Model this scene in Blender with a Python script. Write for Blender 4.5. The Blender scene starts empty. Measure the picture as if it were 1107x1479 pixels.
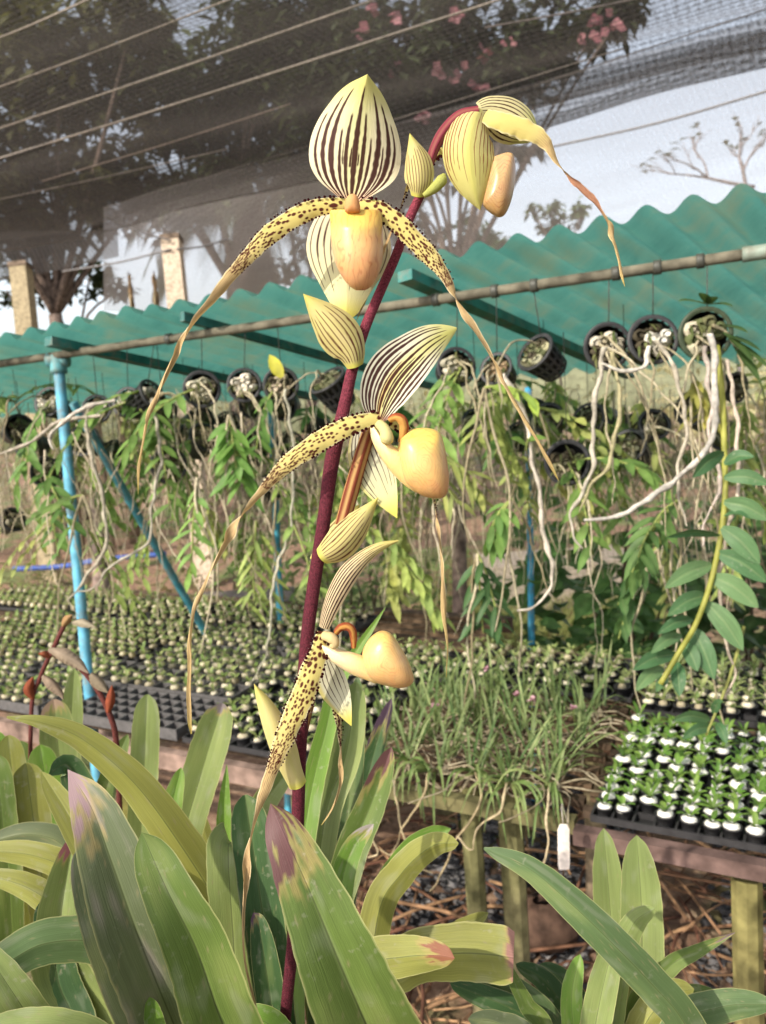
import bpy, math, random
from mathutils import Vector as V, Matrix, noise as mnoise
random.seed(7)
rnd = random.random
def uni(a, b): return a + (b - a) * random.random()
scene = bpy.context.scene
COL = scene.collection

# ------------------------------------------------------------------ camera
FPX = 1150.0
pit, rol = math.radians(8.2), math.radians(3.8)
CAM = V((0, 0, 1.5))
FW = V((0, math.cos(pit), -math.sin(pit)))
_R0 = V((1, 0, 0)); _U0 = V((0, math.sin(pit), math.cos(pit)))
RT = _R0 * math.cos(rol) - _U0 * math.sin(rol)
UP = _U0 * math.cos(rol) + _R0 * math.sin(rol)
def ray(x, y): return FW + RT * ((x - 553.5) / FPX) + UP * ((739.5 - y) / FPX)
def P(x, y, d): return CAM + ray(x, y) * d
def G(x, y, z):
    k = ray(x, y); return CAM + k * ((z - 1.5) / k.z)
def proj(w):
    v = V(w) - CAM; d = v @ FW if False else v.dot(FW)
    return 553.5 + FPX * v.dot(RT) / d, 739.5 - FPX * v.dot(UP) / d, d

cam_d = bpy.data.cameras.new('camera'); cam = bpy.data.objects.new('camera', cam_d); COL.objects.link(cam)
M = Matrix((( RT.x, UP.x, -FW.x, CAM.x), (RT.y, UP.y, -FW.y, CAM.y), (RT.z, UP.z, -FW.z, CAM.z), (0, 0, 0, 1)))
cam.matrix_world = M
cam_d.sensor_fit = 'VERTICAL'; cam_d.sensor_height = 24.0; cam_d.sensor_width = 24.0
cam_d.lens = 24.0 * FPX / 1479.0
cam_d.clip_start = 0.02; cam_d.clip_end = 500
cam_d.dof.use_dof = True; cam_d.dof.focus_distance = 0.49; cam_d.dof.aperture_fstop = cam_d.lens / 2.2
scene.camera = cam
scene.view_settings.view_transform = 'Standard'; scene.view_settings.look = 'None'
scene.view_settings.exposure = 0; scene.view_settings.gamma = 1
scene.cycles.transparent_max_bounces = 24
scene.cycles.max_bounces = 6

# ------------------------------------------------------------------ light
SUN_TO = V((-0.60, -0.58, 0.62)).normalized()
w = bpy.data.worlds.new('World'); scene.world = w; w.use_nodes = True
nt = w.node_tree; bg = nt.nodes['Background']
sky = nt.nodes.new('ShaderNodeTexSky'); sky.sky_type = 'NISHITA'; sky.sun_disc = False
sky.sun_elevation = math.asin(SUN_TO.z); sky.sun_rotation = math.atan2(SUN_TO.x, SUN_TO.y)
sky.air_density = 1.0; sky.dust_density = 3.5; sky.ozone_density = 1.0
hs = nt.nodes.new('ShaderNodeHueSaturation'); hs.inputs['Saturation'].default_value = .42; hs.inputs['Value'].default_value = 1.8
nt.links.new(sky.outputs[0], hs.inputs['Color']); tcw = nt.nodes.new('ShaderNodeTexCoord'); sxw = nt.nodes.new('ShaderNodeSeparateXYZ'); nt.links.new(tcw.outputs['Generated'], sxw.inputs[0])
mrw = nt.nodes.new('ShaderNodeMapRange'); mrw.inputs[1].default_value = .12; mrw.inputs[2].default_value = .8; mrw.inputs[3].default_value = 2.3; mrw.inputs[4].default_value = .75; nt.links.new(sxw.outputs[2], mrw.inputs[0])
mxw = nt.nodes.new('ShaderNodeVectorMath'); mxw.operation = 'MULTIPLY'; nt.links.new(hs.outputs[0], mxw.inputs[0]); nt.links.new(mrw.outputs[0], mxw.inputs[1])   # bright haze low over the horizon
nt.links.new(mxw.outputs[0], bg.inputs[0]); bg.inputs[1].default_value = 0.09
sd = bpy.data.lights.new('sun', 'SUN'); sd.energy = 4.9; sd.angle = math.radians(0.6); sd.color = (1, .91, .77)
so = bpy.data.objects.new('sun', sd); COL.objects.link(so)
so.rotation_euler = (-SUN_TO).to_track_quat('-Z', 'Y').to_euler()

# ------------------------------------------------------------------ mesh builder
class MB:
    def __init__(s): s.v = []; s.f = []; s.c = []; s.uv = []
    def add(s, p, c=(1, 1, 1), uv=(0, 0)):
        s.v.append(tuple(p)); s.c.append((c[0], c[1], c[2], 1.0)); s.uv.append(uv); return len(s.v) - 1
    def grid(s, rows, closed=False):
        for a, b in zip(rows, rows[1:]):
            n = len(a)
            for i in range(n if closed else n - 1):
                j = (i + 1) % n; s.f.append((a[i], a[j], b[j], b[i]))
OFF = {}
def link_mesh(name, mb, mat, off=V((0, 0, 0)), smooth=True):
    me = bpy.data.meshes.new(name)
    o3 = V(off)
    me.from_pydata([(p[0] - o3.x, p[1] - o3.y, p[2] - o3.z) for p in mb.v], [], mb.f)
    ca = me.color_attributes.new('Col', 'FLOAT_COLOR', 'POINT')
    ca.data.foreach_set('color', [x for c in mb.c for x in c])
    uvl = me.uv_layers.new(name='UVMap')
    idx = [0] * len(me.loops); me.loops.foreach_get('vertex_index', idx)
    uvl.data.foreach_set('uv', [x for i in idx for x in mb.uv[i]])
    if smooth: me.polygons.foreach_set('use_smooth', [True] * len(me.polygons))
    me.materials.append(mat); me.update()
    o = bpy.data.objects.new(name, me); COL.objects.link(o)
    return o
def thing(name, label, cat, loc=(0, 0, 0), group=None):
    o = bpy.data.objects.new(name, None); COL.objects.link(o); o.location = loc
    o.empty_display_size = .02
    o['label'] = label; o['category'] = cat
    if group: o['group'] = group
    OFF[o.name] = V(loc); return o
def part(name, mb, mat, parent, label=None, smooth=True, kind=None):
    o = link_mesh(name, mb, mat, OFF[parent.name], smooth); o.parent = parent
    OFF[o.name] = OFF[parent.name]
    if label: o['label'] = label
    if kind: o['kind'] = kind
    return o
def solo(name, mb, mat, label, cat, loc, group=None, smooth=True, kind=None):
    o = link_mesh(name, mb, mat, V(loc), smooth); o.location = loc
    o['label'] = label; o['category'] = cat
    if group: o['group'] = group
    if kind: o['kind'] = kind
    return o
def struct(name, mb, mat, kind='structure', smooth=True):
    o = link_mesh(name, mb, mat, V((0, 0, 0)), smooth); o['kind'] = kind; return o
def dup(root, loc, label=None, group=None, rotz=None, scale=None):
    r_ = root.copy(); COL.objects.link(r_); r_.location = loc
    if rotz is not None: r_.rotation_euler = (0, 0, rotz)
    if scale is not None: r_.scale = (scale, scale, scale)
    if label: r_['label'] = label
    if group: r_['group'] = group
    for ch in list(root.children):
        c = ch.copy(); COL.objects.link(c); c.parent = r_
        for g in ch.children:
            d = g.copy(); COL.objects.link(d); d.parent = c
    return r_

# ------------------------------------------------------------------ curves
def lerp(a, b, t): return a + (b - a) * t
def mix(a, b, t):
    t = max(0., min(1., t)); return tuple(x + (y - x) * t for x, y in zip(a, b))
def sstep(a, b, x):
    t = max(0., min(1., (x - a) / (b - a))) if a != b else float(x > a)
    return t * t * (3 - 2 * t)
def interp(tab, v):
    if not isinstance(tab, (list, tuple)): return tab
    if v <= tab[0][0]: return tab[0][1]
    for (a, x), (b, y) in zip(tab, tab[1:]):
        if v <= b:
            t = (v - a) / (b - a) if b > a else 0
            return x + (y - x) * t
    return tab[-1][1]
def sinterp(tab, v):   # smooth (Catmull / Hermite) interpolation
    n = len(tab)
    if v <= tab[0][0]: return tab[0][1]
    if v >= tab[-1][0]: return tab[-1][1]
    for i in range(n - 1):
        if v <= tab[i + 1][0]: break
    (a, x), (b, y) = tab[i], tab[i + 1]
    m0 = (tab[i + 1][1] - tab[i - 1][1]) / (tab[i + 1][0] - tab[i - 1][0]) if i > 0 else (y - x) / (b - a)
    m1 = (tab[i + 2][1] - tab[i][1]) / (tab[i + 2][0] - tab[i][0]) if i + 2 < n else (y - x) / (b - a)
    h = b - a; t = (v - a) / h
    return max(0., (2*t**3 - 3*t*t + 1) * x + (t**3 - 2*t*t + t) * h * m0 + (-2*t**3 + 3*t*t) * y + (t**3 - t*t) * h * m1)
def catmull(pts, n):
    pts = [V(p) for p in pts]; m = len(pts)
    if m == 2: dense = [pts[0].lerp(pts[1], i / 40) for i in range(41)]
    else:
        ext = [pts[0] * 2 - pts[1]] + pts + [pts[-1] * 2 - pts[-2]]; dense = []
        K = 14
        for i in range(m - 1):
            p0, p1, p2, p3 = ext[i:i + 4]
            for k in range(K):
                t = k / K
                dense.append(.5 * (2 * p1 + (p2 - p0) * t + (2 * p0 - 5 * p1 + 4 * p2 - p3) * t * t + (3 * p1 - p0 - 3 * p2 + p3) * t ** 3))
        dense.append(pts[-1])
    L = [0.]
    for a, b in zip(dense, dense[1:]): L.append(L[-1] + (b - a).length)
    out = []; j = 0
    for i in range(n):
        s = L[-1] * i / (n - 1)
        while j < len(L) - 2 and L[j + 1] < s: j += 1
        h = L[j + 1] - L[j]
        out.append(dense[j].lerp(dense[j + 1], (s - L[j]) / h if h > 0 else 0))
    return out
def tangents(c):
    n = len(c); T = []
    for i in range(n):
        t = c[min(i + 1, n - 1)] - c[max(i - 1, 0)]
        T.append(t.normalized() if t.length > 1e-9 else V((0, 0, 1)))
    return T
def tube(mb, pts, rad, n=8, seg=24, col=(1, 1, 1), cap=True, raw=False, sq=1.0, rough=0.):
    c = [V(p) for p in pts] if raw else catmull(pts, seg)
    T = tangents(c); N = T[0].orthogonal().normalized(); rows = []
    m = len(c)
    for i in range(m):
        N = (N - T[i] * N.dot(T[i])).normalized(); B = T[i].cross(N); v = i / (m - 1)
        r_ = interp(rad, v); row = []
        if rough:
            q3 = c[i] * 60
            r_ *= 1 + rough * mnoise.noise(q3); c[i] = c[i] + V((mnoise.noise(q3 * .5 + V((9, 0, 0))), mnoise.noise(q3 * .5 + V((0, 9, 0))), 0)) * (.006 * rough * 2)
        cc = col(v) if callable(col) else col
        for k in range(n):
            a = 2 * math.pi * k / n
            row.append(mb.add(c[i] + N * (math.cos(a) * r_) + B * (math.sin(a) * r_ * sq), cc, (k / n, v)))
        rows.append(row)
    mb.grid(rows, True)
    if cap: mb.f.append(tuple(reversed(rows[0]))); mb.f.append(tuple(rows[-1]))
    return c
def box(mb, c, ax, ay, az, col=(1, 1, 1)):
    c, ax, ay, az = V(c), V(ax), V(ay), V(az); i0 = len(mb.v)
    for sx in (-1, 1):
        for sy in (-1, 1):
            for sz in (-1, 1): mb.add(c + ax * sx + ay * sy + az * sz, col, (sx * ax.length + sy * ay.length, sz * az.length))
    for q in ((0, 1, 3, 2), (4, 6, 7, 5), (0, 4, 5, 1), (2, 3, 7, 6), (0, 2, 6, 4), (1, 5, 7, 3)): mb.f.append(tuple(i0 + k for k in q))
def beam(mb, a, b, wid, hei, up=(0, 0, 1), col=(1, 1, 1)):
    a, b = V(a), V(b); d = b - a; t = d.normalized(); s = t.cross(V(up)).normalized(); u = s.cross(t)
    box(mb, (a + b) / 2, t * d.length / 2, s * wid / 2, u * hei / 2, col)
def blob(mb, c, r, col=(1, 1, 1), nu=8, nv=5, jit=0., ax=None, seed=0.):
    c = V(c); X, Y, Z = ax or (V((1, 0, 0)), V((0, 1, 0)), V((0, 0, 1)))
    if not isinstance(r, (tuple, list)): r = (r, r, r)
    top = mb.add(c + Z * r[2], col); rows = []
    for j in range(1, nv):
        ph = math.pi * j / nv; row = []
        for i in range(nu):
            a = 2 * math.pi * i / nu; k = 1 + jit * uni(-1, 1)
            row.append(mb.add(c + (X * (math.cos(a) * math.sin(ph) * r[0]) + Y * (math.sin(a) * math.sin(ph) * r[1]) + Z * (math.cos(ph) * r[2])) * k, col, (i / nu, j / nv)))
        rows.append(row)
    bot = mb.add(c - Z * r[2], col)
    for i in range(nu):
        mb.f.append((top, rows[0][i], rows[0][(i + 1) % nu])); mb.f.append((rows[-1][(i + 1) % nu], rows[-1][i], bot))
    mb.grid([list(r_) for r_ in rows], True)

def ribbon(mb, ctrl, width, nu=12, nv=40, fold=0., curl=0., twist=0., colf=None, ripple=0., face=None, world=False, side=0., wob=0., seed=0., smoothw=True, rfreq=60.):
    """a blade of varying width along a spine; width in picture pixels (or metres when world)"""
    if world: pts = [V(p) for p in ctrl]
    else: pts = [P(*p) for p in ctrl]
    c = catmull(pts, nv); T = tangents(c); rows = []; fr = []
    for i in range(nv):
        v = i / (nv - 1); t = T[i]
        view = V(face) if face is not None else (CAM - c[i])
        N = view - t * view.dot(t); N.normalize(); W = t.cross(N)
        a = math.radians(interp(twist, v))
        W2 = W * math.cos(a) + N * math.sin(a); N2 = N * math.cos(a) - W * math.sin(a)
        k = 1.0 if world else (c[i] - CAM).dot(FW) / FPX
        hw = (sinterp(width, v) if smoothw else interp(width, v)) * k / 2 if isinstance(width, list) else width * k / 2
        fo, cu = interp(fold, v), interp(curl, v); row = []
        for j in range(nu):
            u = 2 * j / (nu - 1) - 1
            e = 1 + wob * mnoise.noise(V((v * 40 + seed, u * .5, seed)))
            off = -(fo * abs(u) + cu * u * u) * hw + side * u * hw
            if ripple: off += ripple * hw * abs(u) ** 2 * math.sin(v * rfreq + seed + (2 if u > 0 else 0)) 
            p = c[i] + W2 * (u * hw * e) + N2 * off
            row.append(mb.add(p, colf(u, v) if colf else (1, 1, 1), ((u + 1) / 2, v)))
        rows.append(row); fr.append((c[i], t, W2, N2, hw))
    mb.grid(rows)
    return fr
def smooth_poly(poly, n):
    m = len(poly); out = []
    pts = [V((x, y, 0)) for x, y in poly]
    for i in range(n):
        s = i * m / n; k = int(s); t = s - k
        p0, p1, p2, p3 = (pts[(k + q) % m] for q in (-1, 0, 1, 2))
        q = .5 * (2 * p1 + (p2 - p0) * t + (2 * p0 - 5 * p1 + 4 * p2 - p3) * t * t + (3 * p1 - p0 - 3 * p2 + p3) * t ** 3)
        out.append((q.x, q.y))
    return out
def inflate(mb, poly, d, thick, colf, n=72, rings=16, ex=2.0, cen=None, lean=0.):
    """a rounded hollow-looking body grown from its side outline; thick = half thickness in metres"""
    pl = smooth_poly(poly, n)
    cx, cy = cen or (sum(p[0] for p in pl) / n, sum(p[1] for p in pl) / n)
    for s in (-1, 1):
        rows = []; c0 = None
        for k in range(rings + 1):
            r_ = math.sin(k / rings * math.pi / 2); z = thick * max(0., 1 - r_ ** ex) ** (1 / ex)
            row = []
            for (x, y) in pl:
                px, py = cx + (x - cx) * r_, cy + (y - cy) * r_
                if k == 0 and c0 is not None: row.append(c0); continue
                q = mb.add(P(px, py, d + s * z + lean * (py - cy)), colf(px, py, r_, s), (px / 60., py / 60.))
                if k == 0: c0 = q
                row.append(q)
            rows.append(row)
        a = rows[1]
        for i in range(n):
            j = (i + 1) % n
            mb.f.append((c0, a[j], a[i]) if s < 0 else (c0, a[i], a[j]))
        for a, b in zip(rows[1:], rows[2:]):
            for i in range(n):
                j = (i + 1) % n
                mb.f.append((a[i], a[j], b[j], b[i]) if s < 0 else (a[j], a[i], b[i], b[j]))
def leaflet(mb, base, d, up, L, W, droop=.3, col=(1, 1, 1), fold=.25, st=5):
    base, d, up = V(base), V(d).normalized(), V(up)
    s = d.cross(up)
    if s.length < 1e-4: s = d.orthogonal()
    s.normalize(); n = s.cross(d); rows = []
    for i in range(st):
        v = i / (st - 1); hw = W / 2 * (math.sin(math.pi * min(1, (v * .93 + .07))) ** .75)
        if i == st - 1: hw *= .25
        c = base + d * (L * v) - V((0, 0, 1)) * (droop * L * v * v)
        k = .85 + .3 * v
        cc = (col[0] * k, col[1] * k, col[2] * k)
        rows.append([mb.add(c - s * hw + n * hw * fold, cc, (0, v)), mb.add(c, mix(cc, (.4, .45, .2), .12), (.5, v)), mb.add(c + s * hw + n * hw * fold, cc, (1, v))])
    mb.grid(rows)

# ------------------------------------------------------------------ materials
def newmat(name):
    m = bpy.data.materials.new(name); m.use_nodes = True; t = m.node_tree
    return m, t, t.nodes['Principled BSDF'], t.nodes['Material Output']
def N_(t, typ, **kw):
    n = t.nodes.new(typ)
    for k, v in kw.items(): setattr(n, k, v)
    return n
def attr_mat(name, rough=.5, spec=.3, transl=.2, nscale=60., namt=.25, bump=.1, bscale=200., stretch=None, coord='Object', tcol=(1.15, 1.15, .8), rand=0., grime=0., gain=1.):
    m, t, b, out = newmat(name); L = t.links.new
    a = N_(t, 'ShaderNodeVertexColor'); a.layer_name = 'Col'
    tc = N_(t, 'ShaderNodeTexCoord'); mp = N_(t, 'ShaderNodeMapping')
    L(tc.outputs[coord], mp.inputs[0])
    if stretch: mp.inputs['Scale'].default_value = stretch
    no = N_(t, 'ShaderNodeTexNoise'); no.inputs['Scale'].default_value = nscale; no.inputs['Detail'].default_value = 5
    L(mp.outputs[0], no.inputs['Vector'])
    mr = N_(t, 'ShaderNodeMapRange'); mr.inputs[1].default_value = .3; mr.inputs[2].default_value = .7
    mr.inputs[3].default_value = gain * (1 - namt); mr.inputs[4].default_value = gain * (1 + namt)
    L(no.outputs[0], mr.inputs[0])
    mx = N_(t, 'ShaderNodeVectorMath', operation='MULTIPLY'); L(a.outputs[0], mx.inputs[0]); L(mr.outputs[0], mx.inputs[1])
    if grime:
        ng = N_(t, 'ShaderNodeTexNoise'); ng.inputs['Scale'].default_value = grime; ng.inputs['Detail'].default_value = 8; ng.inputs['Roughness'].default_value = .7; L(tc.outputs['Object'], ng.inputs['Vector'])
        gr = N_(t, 'ShaderNodeMapRange'); gr.inputs[1].default_value = .5; gr.inputs[2].default_value = .68; gr.inputs[4].default_value = .75; L(ng.outputs[0], gr.inputs[0])
        gm = N_(t, 'ShaderNodeMix', data_type='RGBA'); L(gr.outputs[0], gm.inputs[0]); L(mx.outputs[0], gm.inputs[6]); gm.inputs[7].default_value = (.17, .15, .11, 1)
        gx = N_(t, 'ShaderNodeVectorMath', operation='ADD'); L(gm.outputs[2], gx.inputs[0]); mx = gx
    last = mx.outputs[0]
    if rand:
        oi = N_(t, 'ShaderNodeObjectInfo'); m2 = N_(t, 'ShaderNodeMapRange'); m2.inputs[3].default_value = 1 - rand; m2.inputs[4].default_value = 1 + rand
        L(oi.outputs['Random'], m2.inputs[0]); mm = N_(t, 'ShaderNodeVectorMath', operation='MULTIPLY'); L(last, mm.inputs[0]); L(m2.outputs[0], mm.inputs[1]); last = mm.outputs[0]
    L(last, b.inputs['Base Color'])
    b.inputs['Roughness'].default_value = rough; b.inputs['Specular IOR Level'].default_value = spec
    if bump:
        n2 = N_(t, 'ShaderNodeTexNoise'); n2.inputs['Scale'].default_value = bscale; n2.inputs['Detail'].default_value = 4; L(mp.outputs[0], n2.inputs['Vector'])
        bp = N_(t, 'ShaderNodeBump'); bp.inputs['Strength'].default_value = bump; bp.inputs['Distance'].default_value = .002
        L(n2.outputs[0], bp.inputs['Height']); L(bp.outputs[0], b.inputs['Normal'])
    if transl:
        tr = N_(t, 'ShaderNodeBsdfTranslucent'); mc = N_(t, 'ShaderNodeVectorMath', operation='MULTIPLY'); mc.inputs[1].default_value = tcol
        L(last, mc.inputs[0]); L(mc.outputs[0], tr.inputs[0])
        ms = N_(t, 'ShaderNodeMixShader'); ms.inputs[0].default_value = transl
        L(b.outputs[0], ms.inputs[1]); L(tr.outputs[0], ms.inputs[2]); L(ms.outputs[0], out.inputs[0])
    return m
M_LEAF = attr_mat('strap_leaf', .40, .26, .18, 6., .13, .25, 9., stretch=(9, .7, 1), coord='UV')
M_PETAL = attr_mat('petal', .6, .10, .24, 350., .07, .25, 14., stretch=(3, .6, 1), coord='UV', tcol=(1.1, 1.05, .8), gain=.84)
M_STEM = attr_mat('hairy_stem', .75, .2, 0, 900., .5, .6, 1200.)
M_FOL = attr_mat('foliage', .5, .3, .38, 30., .3, 0, rand=.15)
M_ROOT = attr_mat('aerial_root', .85, .1, 0, 120., .3, .3, 200.)
M_WOOD = attr_mat('weathered_wood', .85, .15, 0, 25., .55, .8, 60.)
M_PLAST = attr_mat('dark_plastic', .5, .35, 0, 80., .25, .05, 100.)
M_PAINT = attr_mat('painted_pipe', .5, .35, 0, 30., .3, .2, 150., grime=22.)
M_STONE = attr_mat('stone', .9, .2, 0, 40., .35, .8, 60.)
M_PLUG = attr_mat('moss_plug', .95, .1, .1, 300., .3, .8, 400.)

def add_midrib(m):
    t = m.node_tree; L = t.links.new; b = t.nodes['Principled BSDF']; src = b.inputs['Base Color'].links[0].from_socket
    tc = N_(t, 'ShaderNodeTexCoord'); sx = N_(t, 'ShaderNodeSeparateXYZ'); L(tc.outputs['UV'], sx.inputs[0])
    d = N_(t, 'ShaderNodeMath', operation='SUBTRACT'); L(sx.outputs[0], d.inputs[0]); d.inputs[1].default_value = .5
    ab = N_(t, 'ShaderNodeMath', operation='ABSOLUTE'); L(d.outputs[0], ab.inputs[0])
    r = N_(t, 'ShaderNodeMapRange'); r.inputs[1].default_value = .004; r.inputs[2].default_value = .016; r.inputs[3].default_value = .5; r.inputs[4].default_value = 1.; L(ab.outputs[0], r.inputs[0])
    r2 = N_(t, 'ShaderNodeMapRange'); r2.inputs[1].default_value = .018; r2.inputs[2].default_value = .06; r2.inputs[3].default_value = 1.18; r2.inputs[4].default_value = 1.; L(ab.outputs[0], r2.inputs[0])
    mu = N_(t, 'ShaderNodeMath', operation='MULTIPLY'); L(r.outputs[0], mu.inputs[0]); L(r2.outputs[0], mu.inputs[1])
    vm = N_(t, 'ShaderNodeVectorMath', operation='MULTIPLY'); L(src, vm.inputs[0]); L(mu.outputs[0], vm.inputs[1])
    # dust and dried water marks
    no = N_(t, 'ShaderNodeTexNoise'); no.inputs['Scale'].default_value = 190.; no.inputs['Detail'].default_value = 3; L(tc.outputs['Object'], no.inputs['Vector'])
    n2 = N_(t, 'ShaderNodeTexNoise'); n2.inputs['Scale'].default_value = 24.; n2.inputs['Detail'].default_value = 5; L(tc.outputs['Object'], n2.inputs['Vector'])
    q = N_(t, 'ShaderNodeMapRange'); q.inputs[1].default_value = .60; q.inputs[2].default_value = .72; q.inputs[4].default_value = .45; L(no.outputs[0], q.inputs[0])
    q2 = N_(t, 'ShaderNodeMapRange'); q2.inputs[1].default_value = .45; q2.inputs[2].default_value = .62; L(n2.outputs[0], q2.inputs[0])
    qm = N_(t, 'ShaderNodeMath', operation='MULTIPLY'); L(q.outputs[0], qm.inputs[0]); L(q2.outputs[0], qm.inputs[1])
    mx = N_(t, 'ShaderNodeMix', data_type='RGBA'); L(qm.outputs[0], mx.inputs[0]); L(vm.outputs[0], mx.inputs[6]); mx.inputs[7].default_value = (.36, .35, .26, 1)
    L(mx.outputs[2], b.inputs['Base Color'])
    rr = N_(t, 'ShaderNodeMapRange'); rr.inputs[3].default_value = .3; rr.inputs[4].default_value = .55; L(n2.outputs[0], rr.inputs[0]); L(rr.outputs[0], b.inputs['Roughness'])
add_midrib(M_LEAF)
def pouch_mat(name, scale, rot):
    m, t, b, out = newmat(name); L = t.links.new
    a = N_(t, 'ShaderNodeVertexColor'); a.layer_name = 'Col'
    tc = N_(t, 'ShaderNodeTexCoord'); mp = N_(t, 'ShaderNodeMapping'); mp.inputs['Rotation'].default_value = (0, 0, rot); mp.inputs['Scale'].default_value = scale
    L(tc.outputs['UV'], mp.inputs[0])
    no = N_(t, 'ShaderNodeTexNoise'); no.inputs['Scale'].default_value = 1.9; no.inputs['Detail'].default_value = 1.2; no.inputs['Roughness'].default_value = .45; no.inputs['Distortion'].default_value = .3; L(mp.outputs[0], no.inputs['Vector'])
    q1 = N_(t, 'ShaderNodeMath', operation='MULTIPLY_ADD'); L(no.outputs[0], q1.inputs[0]); q1.inputs[1].default_value = 11.; q1.inputs[2].default_value = 0.
    q2 = N_(t, 'ShaderNodeMath', operation='PINGPONG'); L(q1.outputs[0], q2.inputs[0]); q2.inputs[1].default_value = .5
    r1 = N_(t, 'ShaderNodeMapRange'); r1.inputs[1].default_value = .0; r1.inputs[2].default_value = .30; r1.inputs[3].default_value = 1; r1.inputs[4].default_value = 0
    L(q2.outputs[0], r1.inputs[0])
    n9 = N_(t, 'ShaderNodeTexNoise'); n9.inputs['Scale'].default_value = 1.4; L(tc.outputs['UV'], n9.inputs['Vector'])
    r2 = N_(t, 'ShaderNodeMapRange'); r2.inputs[1].default_value = .3; r2.inputs[2].default_value = .7; r2.inputs[3].default_value = .0; r2.inputs[4].default_value = .16; L(n9.outputs[0], r2.inputs[0])
    mu = N_(t, 'ShaderNodeMath', operation='MULTIPLY'); L(r1.outputs[0], mu.inputs[0]); L(r2.outputs[0], mu.inputs[1])
    dk = N_(t, 'ShaderNodeVectorMath', operation='MULTIPLY'); L(a.outputs[0], dk.inputs[0]); dk.inputs[1].default_value = (.60, .34, .26)
    mx = N_(t, 'ShaderNodeMix', data_type='RGBA'); L(mu.outputs[0], mx.inputs[0]); L(a.outputs[0], mx.inputs[6]); L(dk.outputs[0], mx.inputs[7])
    L(mx.outputs[2], b.inputs['Base Color']); b.inputs['Roughness'].default_value = .34; b.inputs['Specular IOR Level'].default_value = .4
    b.inputs['Subsurface Weight'].default_value = .35; b.inputs['Subsurface Radius'].default_value = (.006, .003, .001); b.inputs['Subsurface Scale'].default_value = .6
    bp = N_(t, 'ShaderNodeBump'); bp.inputs['Strength'].default_value = .2; bp.inputs['Distance'].default_value = .0008; L(no.outputs[0], bp.inputs['Height']); L(bp.outputs[0], b.inputs['Normal'])
    return m
M_POUCHV = pouch_mat('pouch_upright_veins', (1.9, .30, 1), 0)
M_POUCHR = pouch_mat('pouch_rippled_veins', (1.9, .5, 1), .3)
M_POUCHB = pouch_mat('pouch_cross_veins', (.6, 2.2, 1), -.3)

def net_mat(name, col, opac, amp, period, patch=.15, across=0., trans=.5, grain=1.6):
    m, t, b, out = newmat(name); L = t.links.new
    tc = N_(t, 'ShaderNodeTexCoord')
    sx = N_(t, 'ShaderNodeSeparateXYZ'); L(tc.outputs['UV'], sx.inputs[0])
    def line(sock, per):
        a = N_(t, 'ShaderNodeMath', operation='MULTIPLY'); a.inputs[1].default_value = 6.2832 / per; L(sock, a.inputs[0])
        s = N_(t, 'ShaderNodeMath', operation='SINE'); L(a.outputs[0], s.inputs[0]); return s.outputs[0]
    s1 = line(sx.outputs[1], period); s2 = line(sx.outputs[0], period * 1.3)
    no = N_(t, 'ShaderNodeTexNoise'); no.inputs['Scale'].default_value = 1.3; no.inputs['Detail'].default_value = 6; no.inputs['Roughness'].default_value = .7
    mp = N_(t, 'ShaderNodeMapping'); mp.inputs['Scale'].default_value = (.5, 3, 1); L(tc.outputs['UV'], mp.inputs[0]); L(mp.outputs[0], no.inputs['Vector'])
    n3 = N_(t, 'ShaderNodeTexNoise'); n3.inputs['Scale'].default_value = 90.; L(tc.outputs['UV'], n3.inputs['Vector'])
    def madd(x, k, y):
        q = N_(t, 'ShaderNodeMath', operation='MULTIPLY_ADD'); q.inputs[1].default_value = k; L(x, q.inputs[0])
        if isinstance(y, float): q.inputs[2].default_value = y
        else: L(y, q.inputs[2])
        return q.outputs[0]
    fac = madd(s1, amp, float(opac)); fac = madd(s2, across, fac); fac = madd(no.outputs[0], patch * 2, fac); fac = madd(n3.outputs[0], patch * grain, fac)
    fac = madd(fac, 1.0, float(-patch * (1 + grain / 2)))
    cl = N_(t, 'ShaderNodeClamp'); L(fac, cl.inputs[0]); cl.inputs[2].default_value = .97
    df = N_(t, 'ShaderNodeBsdfDiffuse'); df.inputs[0].default_value = (*col, 1)
    tl = N_(t, 'ShaderNodeBsdfTranslucent'); tl.inputs[0].default_value = (*col, 1)
    ad = N_(t, 'ShaderNodeMixShader'); ad.inputs[0].default_value = trans; L(df.outputs[0], ad.inputs[1]); L(tl.outputs[0], ad.inputs[2])
    tp = N_(t, 'ShaderNodeBsdfTransparent'); ms = N_(t, 'ShaderNodeMixShader')
    L(cl.outputs[0], ms.inputs[0]); L(tp.outputs[0], ms.inputs[1]); L(ad.outputs[0], ms.inputs[2]); L(ms.outputs[0], out.inputs[0])
    return m

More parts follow.
